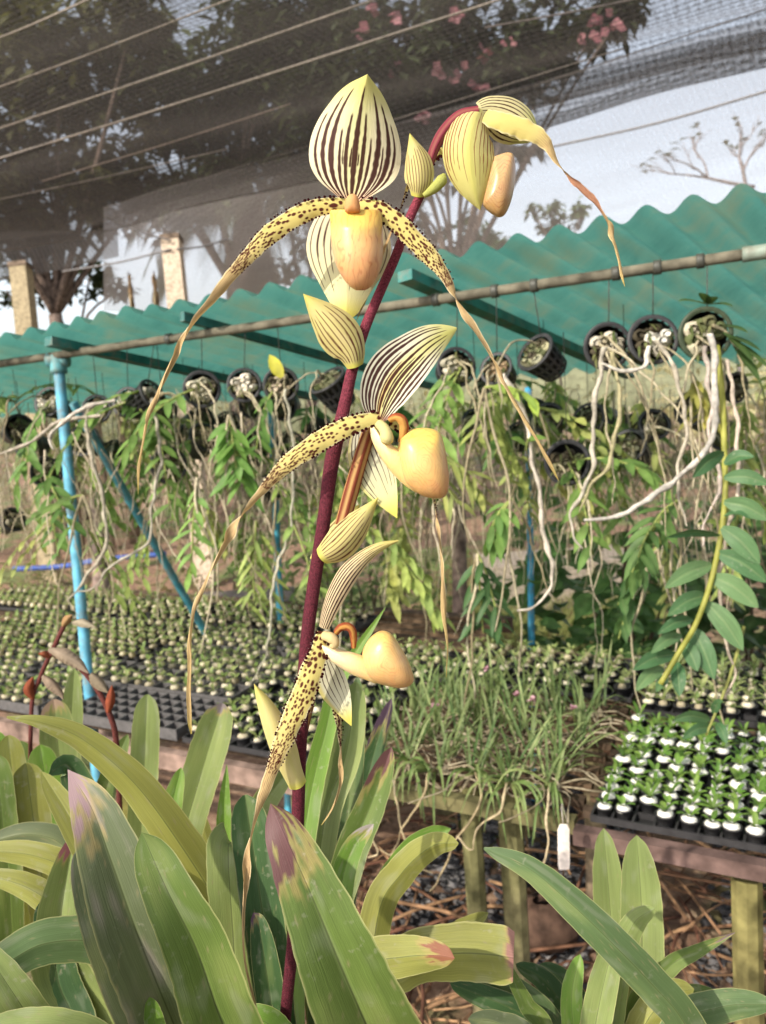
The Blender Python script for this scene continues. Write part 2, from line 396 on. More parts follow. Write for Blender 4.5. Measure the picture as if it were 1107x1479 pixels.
def ground_mat():
    m, t, b, out = newmat('leaf_litter_ground'); L = t.links.new
    tc = N_(t, 'ShaderNodeTexCoord')
    n1 = N_(t, 'ShaderNodeTexNoise'); n1.inputs['Scale'].default_value = 1.1; n1.inputs['Detail'].default_value = 8; L(tc.outputs['Object'], n1.inputs['Vector'])
    n2 = N_(t, 'ShaderNodeTexNoise'); n2.inputs['Scale'].default_value = 14; n2.inputs['Detail'].default_value = 8; n2.inputs['Roughness'].default_value = .75; L(tc.outputs['Object'], n2.inputs['Vector'])
    cr = N_(t, 'ShaderNodeValToRGB'); L(n2.outputs[0], cr.inputs[0])
    e = cr.color_ramp.elements; e[0].position = .32; e[0].color = (.06, .034, .022, 1); e[1].position = .72; e[1].color = (.60, .44, .31, 1)
    x = e.new(.52); x.color = (.30, .18, .115, 1)
    gr = N_(t, 'ShaderNodeValToRGB'); L(n2.outputs[0], gr.inputs[0]); g = gr.color_ramp.elements; g[0].position = .3; g[0].color = (.05, .09, .02, 1); g[1].position = .7; g[1].color = (.26, .28, .10, 1)
    r = N_(t, 'ShaderNodeMapRange'); r.inputs[1].default_value = .52; r.inputs[2].default_value = .6; L(n1.outputs[0], r.inputs[0])
    mx = N_(t, 'ShaderNodeMix', data_type='RGBA'); L(r.outputs[0], mx.inputs[0]); L(cr.outputs[0], mx.inputs[6]); L(gr.outputs[0], mx.inputs[7])
    L(mx.outputs[2], b.inputs['Base Color']); b.inputs['Roughness'].default_value = .95
    bp = N_(t, 'ShaderNodeBump'); bp.inputs['Strength'].default_value = .8; bp.inputs['Distance'].default_value = .03; L(n2.outputs[0], bp.inputs['Height']); L(bp.outputs[0], b.inputs['Normal'])
    return m
def sheet_mat():
    m, t, b, out = newmat('green_corrugated_sheet'); L = t.links.new
    tc = N_(t, 'ShaderNodeTexCoord')
    n1 = N_(t, 'ShaderNodeTexNoise'); n1.inputs['Scale'].default_value = 5; n1.inputs['Detail'].default_value = 9; n1.inputs['Roughness'].default_value = .7; L(tc.outputs['UV'], n1.inputs['Vector'])
    cr = N_(t, 'ShaderNodeValToRGB'); L(n1.outputs[0], cr.inputs[0]); e = cr.color_ramp.elements
    e[0].position = .3; e[0].color = (.075, .28, .25, 1); e[1].position = .68; e[1].color = (.27, .40, .29, 1); x = e.new(.5); x.color = (.13, .40, .345, 1)
    mp = N_(t, 'ShaderNodeMapping'); mp.inputs['Scale'].default_value = (9, 1.2, 1); L(tc.outputs['UV'], mp.inputs[0])
    n4 = N_(t, 'ShaderNodeTexNoise'); n4.inputs['Scale'].default_value = 3; n4.inputs['Detail'].default_value = 6; L(mp.outputs[0], n4.inputs['Vector'])
    rr = N_(t, 'ShaderNodeMapRange'); rr.inputs[1].default_value = .5; rr.inputs[2].default_value = .75; rr.inputs[4].default_value = .7; L(n4.outputs[0], rr.inputs[0])
    mxx = N_(t, 'ShaderNodeMix', data_type='RGBA'); L(rr.outputs[0], mxx.inputs[0]); L(cr.outputs[0], mxx.inputs[6]); mxx.inputs[7].default_value = (.23, .33, .22, 1)
    L(mxx.outputs[2], b.inputs['Base Color']); b.inputs['Roughness'].default_value = .5
    tr = N_(t, 'ShaderNodeBsdfTranslucent'); L(mxx.outputs[2], tr.inputs[0])
    ms = N_(t, 'ShaderNodeMixShader'); ms.inputs[0].default_value = .55; L(b.outputs[0], ms.inputs[1]); L(tr.outputs[0], ms.inputs[2]); L(ms.outputs[0], out.inputs[0])
    return m
M_GROUND, M_SHEET = ground_mat(), sheet_mat()

# ================================================================== THE SLIPPER ORCHID IN FLOWER
DARK = (.042, .0018, .004); CREAM = (.82, .73, .50); YEL = (.74, .66, .22); YG = (.67, .60, .12); TAN = (.66, .50, .22)
D0 = .49
def stripes(lines, base, scale=1.0, dark=DARK, halo=None):
    """lines: (u, half-width in u, v start, v end)"""
    def f(u, v):
        c = base(u, v); k = 0.
        for (lu, lw, a, b) in lines:
            ll = lu + .012 * mnoise.noise(V((v * 6, lu * 9, 1)))
            w_ = lw * scale * (1 - .45 * sstep(a + (b - a) * .45, b, v)) * (1 + .25 * mnoise.noise(V((v * 22, lu * 7, 3))))
            d = abs(u - ll)
            k = max(k, (1 - sstep(w_ * .7, w_ * 1.15, d)) * (1 - sstep(b - .04, b, v)) * sstep(a - .01, a + .01, v))
        return mix(c, dark, k * .96)
    return f
base_pt = P(420, 1600, .53)
orch = thing('slipper_orchid', 'flowering slipper orchid with four striped yellow blooms on one tall maroon stalk', 'orchid', base_pt)
# flower stalk
mb = MB()
spk = [(410, 1600, .53), (412, 1479, .52), (424, 1350, .512), (430, 1200, .505), (433, 1100, .502), (437, 1020, .50), (443, 930, .50), (453, 850, .50), (467, 760, .50), (480, 665, .50), (497, 590, .50), (510, 530, .50), (527, 475, .50), (550, 420, .50), (572, 370, .50), (592, 315, .50), (607, 283, .50)]
def kpx(d): return d / FPX
def stem_col(v):
    k = sstep(.6, .97, v)
    return mix((.085, .013, .022), (.20, .035, .055), k)
tube(mb, [P(*p) for p in spk], [(0, 8.2 * kpx(.5)), (.35, 9.4 * kpx(.5)), (.66, 9.8 * kpx(.5)), (.72, 11 * kpx(.5)), (.78, 8.6 * kpx(.5)), (.9, 7 * kpx(.5)), (1, 6.6 * kpx(.5))], 16, 120, stem_col)
c = catmull([P(*p) for p in spk], 500)
for i in range(60, 470):              # fine pale hairs on the stalk
    for q in range(5):
        a = uni(0, 6.28); p = c[i]; n = (RT * math.cos(a) + FW * math.sin(a)); r_ = 8.2 * kpx(.5)
        b0 = p + n * r_ * .98; t0 = b0 + n * .0011 + V((0, 0, uni(-.0005, .0005)))
        s = n.cross(V((0, 0, 1))) * .00007
        i0 = mb.add(b0 - s, (.30, .16, .15)); i1 = mb.add(b0 + s, (.30, .16, .15)); i2 = mb.add(t0, (.42, .28, .26)); mb.f.append((i0, i1, i2))
part('flower_stalk', mb, M_STEM, orch)

def bract(ctrl, width, lines, twist=0, curl=.8, tint=0., fold=0.):
    mb = MB()
    def base(u, v):
        c_ = mix((.64, .58, .20), (.68, .57, .28), .5 + .5 * mnoise.noise(V((u * 3, v * 4, tint))))
        c_ = mix(c_, (.66, .62, .12), 1 - sstep(0, .09, v))
        c_ = mix(c_, YG, sstep(.75, 1, v) * .7); return mix(c_, (.72, .65, .28), sstep(.8, 1, abs(u)) * .5)
    ribbon(mb, ctrl, width, 41, 70, curl=curl, fold=fold, twist=twist, colf=stripes(lines, base, 1.25, (.11, .022, .018)))
    o = part('bract', mb, M_PETAL, orch); return o
BL = [(x, .028, .06, uni(.7, .9)) for x in (-.82, -.6, -.38, -.15, .1, .33, .55, .78)]
bract([(514, 531, .488), (505, 505, .484), (478, 468, .482), (438, 424, .486)], [(0, 24), (.12, 40), (.3, 60), (.5, 62), (.7, 46), (.88, 20), (1, 0)], BL)
bract([(462, 806, .488), (490, 786, .484), (520, 752, .484), (547, 718, .490)], [(0, 26), (.15, 44), (.35, 50), (.6, 40), (.85, 17), (1, 0)], BL, tint=3)
bract([(456, 812, .512), (480, 780, .514), (505, 748, .512), (520, 728, .51)], [(0, 20), (.3, 34), (.7, 26), (1, 0)], BL, tint=5)
bract([(433, 1139, .488), (420, 1108, .484), (403, 1062, .482), (385, 1022, .484), (367, 987, .49)], [(0, 26), (.15, 30), (.35, 38), (.6, 34), (.85, 18), (1, 0)], [], tint=7)
bract([(604, 285, .488), (606, 262, .483), (603, 232, .483), (592, 192, .489)], [(0, 20), (.15, 36), (.4, 44), (.65, 36), (.86, 15), (1, 0)], [(x, .02, .06, uni(.6, .8)) for x in (-.8, -.6, -.4, -.2, 0, .2, .4, .6, .8)], tint=9)
mb = MB(); tube(mb, [P(612, 283, .488), P(626, 273, .487), P(637, 262, .487), P(642, 252, .488)], [(0, .0016), (.4, .0032), (.8, .0036), (1, .0012)], 10, 20, (.50, .52, .14)); part('bud', mb, M_PETAL, orch)

def warts(mb, fr, v0, v1, n, size, c=DARK, sides=(-1, 1)):
    m = len(fr)
    for s in sides:
        for k in range(n):
            v = v0 + (v1 - v0) * (k + uni(-.35, .35)) / n
            i = max(0, min(m - 1, int(v * (m - 1)))); p, t, W, Nn, hw = fr[i]
            r_ = size * uni(.6, 1.2) * (1 - .5 * (v - v0) / (v1 - v0))
            q = p + W * (s * (hw + r_ * .05)) + Nn * (r_ * .3 + uni(-.0002, .0003))
            blob(mb, q, r_, c, 6, 4)
            if rnd() < .8:     # a short pale hair out of the wart
                h = W * s + t * uni(-.5, .5) + Nn * uni(-.4, .4); h.normalize(); e = t * .00012
                a = mb.add(q - e, (.75, .6, .55)); b = mb.add(q + e, (.75, .6, .55)); d_ = mb.add(q + h * (r_ + .0011), (.8, .7, .66)); mb.f.append((a, b, d_))
def spot_field(n, v0, v1, length, width_m, big, small, seed):
    """irregular spots on a grid of (v, u) with jitter; big near the base and small further out"""
    rs = random.Random(seed); sp = []; v = v0
    while v < v1:
        k = (v - v0) / (v1 - v0); r_ = big + (small - big) * (k ** .6)
        u = -.8 + rs.uniform(0, .3)
        while u < .85:
            if rs.random() < .72: sp.append((v + rs.uniform(-.3, .3) * r_ / length, u + rs.uniform(-.1, .1), r_ * rs.uniform(.65, 1.2), rs.uniform(1., 1.9) if k < .5 else rs.uniform(1.2, 2.6)))
            u += 3.0 * r_ / (width_m / 2) * rs.uniform(.8, 1.25)
        v += 2.9 * r_ / length * rs.uniform(.9, 1.15)
    return sp
def petal(parent, ctrl, width, twist, spot_end, nv, curl=.3, seed=1, fold=0., wart_end=None, tail=(.60, .47, .22), red_mid=None, spots=True, back=False):
    mb = MB(); nu = 33
    width = [(v, w_ * (.92 if v < .3 else .80)) for v, w_ in width]
    if isinstance(twist, list): twist = [(v, a * (1 if v < .42 else 1.35)) for v, a in twist]
    pts = catmull([P(*p) for p in ctrl], 80); length = sum((b - a).length for a, b in zip(pts, pts[1:]))
    wm = max(x[1] for x in width) * .49 / FPX
    sp = spot_field(0, .0, spot_end, length, wm, .00175, .00034, seed) if spots else []
    buck = {}
    for s in sp: buck.setdefault(int(s[0] * 60), []).append(s)
    def colf(u, v):
        c_ = mix((.76, .64, .22), (.74, .60, .30), sstep(.15, .5, v))
        c_ = mix(c_, (.70, .46, .24), .5 * sstep(spot_end * .7, spot_end * 1.1, v))
        c_ = mix(c_, tail, sstep(spot_end, 1, v) * .7)
        c_ = mix(c_, (.52, .46, .10), sstep(.93, 1., v) * .7)
        c_ = mix(c_, (.80, .74, .55), sstep(.8, 1., abs(u)) * .6 * (1 - sstep(.5, .8, v)))
        if red_mid: c_ = mix(c_, (.50, .16, .14), sstep(red_mid[0], red_mid[0] + .06, v) * (1 - sstep(red_mid[1] - .08, red_mid[1], v)) * .6)
        # thin brown nerves on the tail
        st = 0
        for lu in (-.7, -.42, -.14, .14, .42, .7): st = max(st, 1 - sstep(.05, .12, abs(u - lu)))
        c_ = mix(c_, (.20, .07, .045), st * sstep(spot_end * .75, spot_end * 1.05, v) * (.45 + .4 * mnoise.noise(V((v * 60, u * 5, seed)))) )
        b0 = int(v * 60); k = 0.
        hw = sinterp(width, v) * .49 / FPX / 2
        for bb in (b0 - 1, b0, b0 + 1):
            for (sv, su, r_, asp) in buck.get(bb, ()):
                dv = (v - sv) * length / asp; du = (u - su) * hw
                d = math.sqrt(dv * dv + du * du) * (1 + .22 * mnoise.noise(V((v * 90, u * 4, seed))))
                k = max(k, 1 - sstep(r_ * .75, r_ * 1.05, d))
        return mix(c_, (.085, .006, .010), k * .97)
    fr = ribbon(mb, ctrl, width, nu, nv, curl=[(0, curl), (.45, curl), (.6, curl + .5), (1, curl + .6)], fold=fold, twist=twist, colf=colf, wob=.16, seed=seed, ripple=.10)
    if spots: warts(mb, fr, .01, wart_end or spot_end, int((wart_end or spot_end) * length / .0028), .00098)
    return part('petal', mb, M_PETAL, parent)

def flower_root(pts, rad, col, n=12):
    mb = MB(); tube(mb, pts, rad, n, 40, col); return part('flower', mb, M_STEM, orch)
def ped_col(v): return mix((.34, .17, .06), (.30, .06, .05), sstep(.5, 1, v))

def pong(t): t = t % 1.0; return abs(t * 2 - 1)
def veined(cf, kind, str_=.5):
    def g(x, y, r_, s):
        c_ = cf(x, y, r_, s)
        if kind == 'rings': t = r_ * 8.5 + 1.5 * mnoise.noise(V((x / 17, y / 26, 3.))) + .5 * mnoise.noise(V((x / 6, y / 10, 7.)))
        else: t = (x - 515) / 8.2 + .9 * mnoise.noise(V((x / 11, y / 24, 5.))) + .35 * mnoise.noise(V((x / 5, y / 9, 1.)))
        k = (1 - sstep(.0, .42, pong(t))) * (.35 + .65 * sstep(-.25, .35, mnoise.noise(V((x / 13, y / 13, 11.)))))
        m_ = mnoise.noise(V((x / 20, y / 16, 21.)))
        c_ = mix(c_, (c_[0] * .92, c_[1] * .72, c_[2] * .8), max(0, m_) * .7)
        return mix(c_, (c_[0] * .62, c_[1] * .36, c_[2] * .34), k * str_)
    return g
# ---- flower 1 (top, facing us)
f1 = flower_root([P(510, 528, .494), P(500, 480, .503), P(499, 420, .508), (P(503, 360, .507)), P(508, 300, .484)], [(0, .0034), (.6, .004), (1, .003)], ped_col)
mb = MB()
L1 = [(-.86, .022, .0, .72), (-.70, .034, .0, .84), (-.52, .040, .0, .90), (-.34, .026, .0, .60), (-.20, .032, .0, .72), (-.10, .014, .28, .46), (-.01, .046, .0, .93), (.16, .034, .0, .74), (.31, .024, .0, .56), (.47, .044, .0, .90), (.59, .018, .05, .52), (.70, .040, .0, .84), (.84, .024, .0, .72), (-.27, .010, .30, .5), (.08, .010, .3, .42)]
def b1(u, v):
    c_ = mix(CREAM, (.74, .72, .33), (1 - sstep(.05, .5, abs(u))) * .75)
    c_ = mix(c_, YG, sstep(.72, .98, v)); c_ = mix(c_, (.72, .68, .30), sstep(.5, .9, v) * .5)
    return mix(c_, (.66, .30, .18), (1 - sstep(0, .12, v)) * .6)
ribbon(mb, [(508, 290, .492), (511, 250, .4945), (516, 200, .4955), (523, 150, .4935), (531, 107, .488)], [(0, 34), (.05, 62), (.12, 92), (.22, 117), (.33, 131), (.46, 136), (.58, 130), (.70, 112), (.82, 82), (.91, 48), (.96, 22), (1, 0)], 141, 170, curl=[(0, -.25), (.4, .30), (1, .5)], fold=[(0, 0), (.7, .05), (1, .3)], colf=stripes(L1, b1, 1.55), seed=2)
part('dorsal_sepal', mb, M_PETAL, f1)
mb = MB()
def b1s(u, v): return mix(mix(CREAM, (.72, .70, .40), sstep(.2, .7, v)), YG, sstep(.68, .95, v))
ribbon(mb, [(508, 296, .496), (505, 345, .5005), (502, 400, .501), (501, 440, .497), (500, 464, .492)], [(0, 60), (.12, 104), (.3, 125), (.46, 112), (.62, 80), (.76, 54), (.88, 34), (.95, 16), (1, 0)], 81, 90, curl=.25, fold=.12, colf=stripes([(x, .016, 0, uni(.5, .75)) for x in (-.9, -.74, -.58, -.42, -.26, -.1, .1, .26, .42, .58, .74, .9)], b1s, 1.3), seed=3)
part('lower_sepal', mb, M_PETAL, f1)
petal(f1, [(503, 294, .478), (470, 297, .476), (440, 306, .474), (402, 328, .473), (370, 357, .473), (344, 386, .474), (318, 419, .475), (290, 455, .477), (262, 496, .479), (238, 540, .481), (222, 580, .482), (210, 630, .484), (203, 672, .485), (200, 714, .487)],
      [(0, 18), (.05, 25), (.13, 31), (.24, 29), (.33, 23), (.41, 20), (.47, 15), (.53, 20), (.58, 12), (.66, 13), (.74, 10), (.80, 10), (.86, 6), (.93, 8), (1, 1)],
      [(0, -14), (.3, -12), (.45, 20), (.55, 70), (.62, 160), (.72, 200), (.82, 345), (1, 360)], .36, 460, seed=11)
petal(f1, [(519, 294, .478), (546, 301, .476), (573, 320, .474), (602, 350, .473), (627, 376, .473), (648, 405, .474), (663, 438, .475), (680, 468, .476), (698, 497, .478), (715, 527, .48), (740, 570, .482), (765, 614, .484), (785, 650, .486), (807, 694, .488)],
      [(0, 18), (.05, 25), (.12, 31), (.24, 30), (.31, 25), (.37, 18), (.43, 11), (.49, 17), (.55, 14), (.62, 8), (.70, 12), (.78, 11), (.86, 6), (.94, 7), (1, 1)],
      [(0, 12), (.28, 10), (.38, 50), (.48, 165), (.6, 190), (.68, 330), (.85, 370), (1, 400)], .36, 460, seed=12)
mb = MB()
def pc1(x, y, r_, s):
    k = (y - 303) / 115
    c_ = mix((.75, .52, .11), (.71, .43, .17), sstep(.05, .45, k)); c_ = mix(c_, (.58, .27, .15), sstep(.3, .95, k) * .6)
    return mix(c_, (.60, .24, .12), sstep(.5, 1., (x - 478) / 76) * .25)
PT = [(303, 479, 547), (306, 477, 550), (315, 477, 552), (335, 478, 553), (360, 480, 554), (380, 485, 552), (396, 492, 547), (408, 500, 541), (415, 507, 535), (419.5, 515, 527)]
rows = []
vpc1 = veined(lambda x, y, r_, q: pc1(x, y, r_, q), 'up', .6)
for j in range(100):
    yy = 303 + 116.4 * math.sin(j / 99 * math.pi / 2) ** .9 if j else 303
    lx, rx = sinterp([(q[0], q[1]) for q in PT], yy), sinterp([(q[0], q[2]) for q in PT], yy); kk = (yy - 303) / 116.5
    th = .0175 * (.62 + .38 * sstep(0, .25, kk)) * math.sqrt(max(0.0004, 1 - max(0, (kk - .35) / .655) ** 2.4)); row = []
    for k in range(180):
        a = 2 * math.pi * k / 180; ca, sa = math.cos(a), math.sin(a)
        ca = math.copysign(abs(ca) ** .86, ca); sa = math.copysign(abs(sa) ** .86, sa)
        px = (lx + rx) / 2 + (rx - lx) / 2 * ca; row.append(mb.add(P(px, yy + (1 - abs(ca)) * 2.5 * (1 - kk) * (-1 if j else -.2), .474 - th * sa), vpc1(px, yy, 0, 0), (px / 60., yy / 60.)))
    rows.append(row)
mb.grid(rows, True); ci = mb.add(P(515, 309, .474), (.35, .14, .05)); r0 = [mb.add(mb.v[q], mix(mb.c[q][:3], (.4, .18, .06), .5)) for q in rows[0]]
for k in range(180): mb.f.append((ci, r0[(k + 1) % 180], r0[k]))
part('pouch', mb, M_POUCHV, f1)
mb = MB()
inflate(mb, [(499, 306), (498, 296), (500, 287), (505, 281), (512, 280), (517, 285), (520, 295), (520, 306), (510, 308)], .462, .005, lambda x, y, r_, s: mix((.82, .46, .20), (.74, .36, .14), (y - 281) / 25), 30, 8)
part('staminode', mb, M_PETAL, f1)

# ---- flower 2 (side view, pouch to the right)
def strip_tube(mb, pts, rad, stripes_n=7):
    c_ = catmull(pts, 40); T = tangents(c_); Nn = T[0].orthogonal().normalized(); rows = []
    for i in range(40):
        Nn = (Nn - T[i] * Nn.dot(T[i])).normalized(); B = T[i].cross(Nn); v = i / 39; row = []
        for k in range(42):
            a = 2 * math.pi * k / 42; r_ = interp(rad, v) * (1 + .06 * math.cos(a * 6))
            cc = mix((.60, .36, .14), (.23, .055, .03), sstep(.1, .8, math.cos(a * 6) * .5 + .5 + .2 * mnoise.noise(V((v * 5, a, 2)))))
            row.append(mb.add(c_[i] + Nn * math.cos(a) * r_ + B * math.sin(a) * r_, cc, (k / 42, v)))
        rows.append(row)
    mb.grid(rows, True)
mb = MB(); strip_tube(mb, [P(478, 800, .497), P(492, 765, .494), P(506, 715, .494), P(521, 662, .493), P(536, 615, .492)], [(0, .0042), (.5, .0047), (1, .0042)])
f2 = part('flower', mb, M_PETAL, orch)
mb = MB()
L2 = [(-.90, .024, 0, .8), (-.74, .030, 0, .9), (-.58, .038, 0, .9), (-.42, .022, 0, .55), (-.28, .036, 0, .93), (-.14, .018, 0, .5), (-.02, .038, 0, .88), (.12, .02, .1, .6), (.24, .038, 0, .92), (.38, .022, 0, .66), (.52, .036, 0, .9), (.70, .030, 0, .86), (.86, .024, 0, .8)]
def b2(u, v):
    c_ = mix((.76, .73, .58), (.68, .66, .22), (1 - sstep(.1, .6, abs(u - .15))) * .7)
    c_ = mix(c_, (.66, .64, .18), sstep(.6, .95, v) * .8); c_ = mix(c_, (.80, .42, .10), max(0, 1 - abs(u + .05) / .18) * (1 - sstep(.15, .75, v)) * .7)
    return mix(c_, (.5, .1, .05), (1 - sstep(0, .08, v)) * .6)
ribbon(mb, [(546, 606, .490), (553, 575, .488), (568, 545, .487), (592, 518, .487), (622, 493, .489), (660, 474, .493)], [(0, 24), (.08, 48), (.2, 70), (.35, 80), (.5, 76), (.64, 64), (.78, 48), (.9, 28), (.96, 14), (1, 3)], 141, 150, curl=[(0, -.5), (.5, -.15), (1, .25)], twist=[(0, 8), (.6, 14), (1, -8)], colf=stripes(L2, b2, 1.75), seed=4)
part('dorsal_sepal', mb, M_PETAL, f2)
mb = MB()
def b2s(u, v): return mix(mix(mix((.74, .72, .58), (.64, .64, .36), sstep(.1, .8, v)), YG, sstep(.68, .95, v)), YEL, (sstep(.75, 1., u) * .8) )
ribbon(mb, [(524, 618, .494), (532, 655, .4945), (548, 695, .494), (563, 726, .491), (574, 749, .487)], [(0, 26), (.12, 46), (.32, 62), (.5, 60), (.68, 44), (.85, 22), (1, 0)], 81, 90, curl=-.25, fold=.1, twist=[(0, -15), (1, -5)], colf=stripes([(x, .022, 0, uni(.55, .8)) for x in (-.85, -.62, -.4, -.15, .12, .4, .62, .82)], b2s, 1.3), seed=5)
part('lower_sepal', mb, M_PETAL, f2)
petal(f2, [(549, 602, .481), (522, 609, .478), (490, 622, .476), (460, 638, .475), (430, 658, .475), (405, 680, .476), (380, 708, .477), (350, 745, .479), (322, 788, .480), (300, 830, .481), (284, 875, .482), (277, 920, .483), (276, 965, .484), (275, 1010, .485), (277, 1060, .487)],
      [(0, 18), (.04, 26), (.12, 33), (.2, 32), (.28, 24), (.34, 17), (.42, 12), (.48, 19), (.54, 15), (.60, 9), (.68, 10), (.76, 12), (.82, 9), (.9, 10), (.97, 9), (1, 3)],
      [(0, -10), (.28, -6), (.4, 40), (.5, 170), (.6, 200), (.7, 320), (.8, 365), (1, 375)], .34, 480, seed=13)
petal(f2, [(566, 606, .500), (590, 625, .505), (612, 660, .507), (626, 705, .505), (632, 750, .503), (636, 800, .502), (639, 850, .502), (643, 890, .502), (648, 932, .502), (645, 978, .503)],
      [(0, 20), (.2, 24), (.33, 16), (.4, 13), (.48, 6), (.55, 11), (.65, 8), (.75, 11), (.85, 7), (.93, 5), (1, 1)], [(0, 20), (.3, 30), (.42, 80), (.5, 175), (.7, 260), (1, 360)], .42, 300, seed=14, tail=(.45, .36, .13))
def pc2(x, y, r_, s):
    k = (y - 618) / 100
    c_ = mix((.74, .51, .12), (.70, .44, .16), sstep(0, .5, k)); c_ = mix(c_, (.62, .32, .14), sstep(.5, 1, k) * .6); return mix(c_, (.5, .16, .08), sstep(638, 649, x) * .55)
mb = MB()
inflate(mb, [(578, 633), (590, 622), (608, 618), (627, 620), (637, 627), (642, 643), (646, 665), (649, 690), (647, 710), (640, 719), (626, 720), (610, 716), (596, 707), (584, 695), (577, 678), (574, 655)], .482, .0150, veined(pc2, 'rings', .42), 150, 70, 2.2)
i0 = len(mb.v)
inflate(mb, [(536, 612), (543, 618), (553, 630), (566, 642), (578, 650), (592, 662), (604, 684), (608, 712), (590, 705), (573, 690), (559, 674), (547, 656), (539, 640), (535, 625)], .482, .0085, lambda x, y, r_, s: mix((.80, .66, .34), (.80, .52, .20), sstep(620, 690, y)), 72, 14, 2.)
part('pouch', mb, M_POUCHR, f2)
mb = MB(); tube(mb, [P(548, 612, .479), P(556, 621, .475), P(559, 632, .473), P(556, 641, .473)], [(0, .003), (.5, .0036), (.85, .0042), (1, .002)], 12, 20, (.74, .66, .30)); part('column', mb, M_PETAL, f2)
mb = MB(); ribbon(mb, [(561, 607, .477), (571, 603, .474), (580, 606, .473), (584, 616, .474), (582, 630, .476), (578, 640, .478)], [(0, 9), (.3, 14), (.7, 13), (1, 8)], 13, 30, curl=.8, colf=lambda u, v: mix((.70, .37, .10), (.36, .08, .035), sstep(.1, .8, -u + .4 * mnoise.noise(V((u * 3, v * 9, 1)))))); part('staminode', mb, M_PETAL, f2)

# ---- flower 3 (lowest, side view)
mb = MB(); strip_tube(mb, [P(428, 1125, .508), P(432, 1080, .514), P(442, 1030, .514), P(455, 975, .506), P(465, 935, .494)], [(0, .0036), (.5, .004), (1, .0036)])
f3 = part('flower', mb, M_PETAL, orch)
mb = MB()
ribbon(mb, [(465, 907, .492), (474, 880, .490), (487, 852, .489), (504, 826, .488), (527, 804, .488), (550, 790, .490), (576, 781, .494)], [(0, 17), (.1, 22), (.3, 29), (.5, 30), (.68, 22), (.85, 13), (1, 2)], 81, 110, curl=.7, twist=[(0, 25), (1, -10)],
       colf=stripes([(x, .05, 0, uni(.7, .92)) for x in (-.82, -.55, -.3, -.05, .22, .5, .78)], lambda u, v: mix((.74, .60, .38), (.72, .62, .20), sstep(.5, 1, v)), 1.35), seed=6)
part('dorsal_sepal', mb, M_PETAL, f3)
mb = MB()
ribbon(mb, [(470, 955, .494), (479, 985, .495), (493, 1015, .493), (508, 1049, .488)], [(0, 26), (.2, 42), (.45, 42), (.7, 27), (.88, 12), (1, 0)], 81, 80, curl=-.2, fold=.15, colf=stripes([(x, .03, 0, uni(.55, .85)) for x in (-.75, -.45, -.15, .2, .5)], lambda u, v: mix(mix((.72, .70, .52), YG, sstep(.6, .95, v)), (.74, .64, .18), sstep(.6, .9, u) * .8)), seed=7)
part('lower_sepal', mb, M_PETAL, f3)
petal(f3, [(466, 912, .486), (461, 940, .480), (450, 972, .476), (436, 1008, .474), (421, 1042, .473), (406, 1080, .473), (390, 1122, .474), (376, 1165, .474), (363, 1215, .475), (354, 1270, .476), (350, 1330, .477), (353, 1390, .478), (366, 1445, .479), (378, 1490, .48)],
      [(0, 16), (.04, 26), (.1, 34), (.18, 38), (.25, 33), (.32, 27), (.38, 22), (.46, 16), (.53, 12), (.6, 15), (.68, 10), (.78, 8), (.88, 6), (1, 5)],
      [(0, 10), (.2, 0), (.4, 10), (.52, 70), (.62, 165), (.75, 190), (1, 260)], .36, 460, seed=15, tail=(.60, .40, .24))
petal(f3, [(480, 930, .500), (486, 970, .505), (486, 1015, .505), (492, 1055, .503), (494, 1098, .502), (491, 1132, .502), (480, 1165, .503), (464, 1192, .504)],
      [(0, 16), (.3, 20), (.45, 12), (.55, 9), (.65, 10), (.78, 6), (.9, 7), (1, 1)], [(0, 0), (.5, 30), (.75, 160), (1, 220)], .55, 260, seed=16)
def pc3(x, y, r_, s):
    k = (y - 911) / 82
    c_ = mix((.72, .48, .15), (.68, .43, .17), sstep(0, .6, k)); return mix(c_, (.60, .32, .15), sstep(.55, 1, k) * .5)
mb = MB()
inflate(mb, [(523, 950), (526, 935), (537, 919), (551, 911), (565, 915), (577, 931), (588, 950), (596, 970), (598, 983), (591, 991), (577, 994), (560, 991), (543, 986), (530, 977), (524, 965)], .484, .0145, veined(pc3, 'rings', .42), 150, 70, 2.1)
inflate(mb, [(463, 933), (470, 932), (490, 937), (510, 942), (526, 948), (540, 958), (548, 975), (545, 987), (528, 982), (508, 974), (488, 962), (472, 950)], .484, .0080, lambda x, y, r_, s: mix((.80, .68, .42), (.80, .53, .22), sstep(470, 540, x)), 72, 14, 2.)
part('pouch', mb, M_POUCHR, f3)
mb = MB(); tube(mb, [P(468, 918, .480), P(478, 921, .477), P(484, 928, .476), P(480, 935, .477)], [(0, .0028), (.5, .0034), (1, .002)], 12, 20, (.74, .58, .30)); part('column', mb, M_PETAL, f3)
mb = MB(); ribbon(mb, [(484, 916, .480), (492, 907, .477), (502, 905, .476), (509, 911, .476), (511, 924, .478), (511, 937, .480)], [(0, 9), (.3, 12), (.7, 11), (1, 7)], 13, 30, curl=.9, colf=lambda u, v: mix((.60, .30, .08), (.32, .08, .035), sstep(.1, .7, abs(u) + .4 * mnoise.noise(V((u * 3, v * 9, 1)))))); part('staminode', mb, M_PETAL, f3)

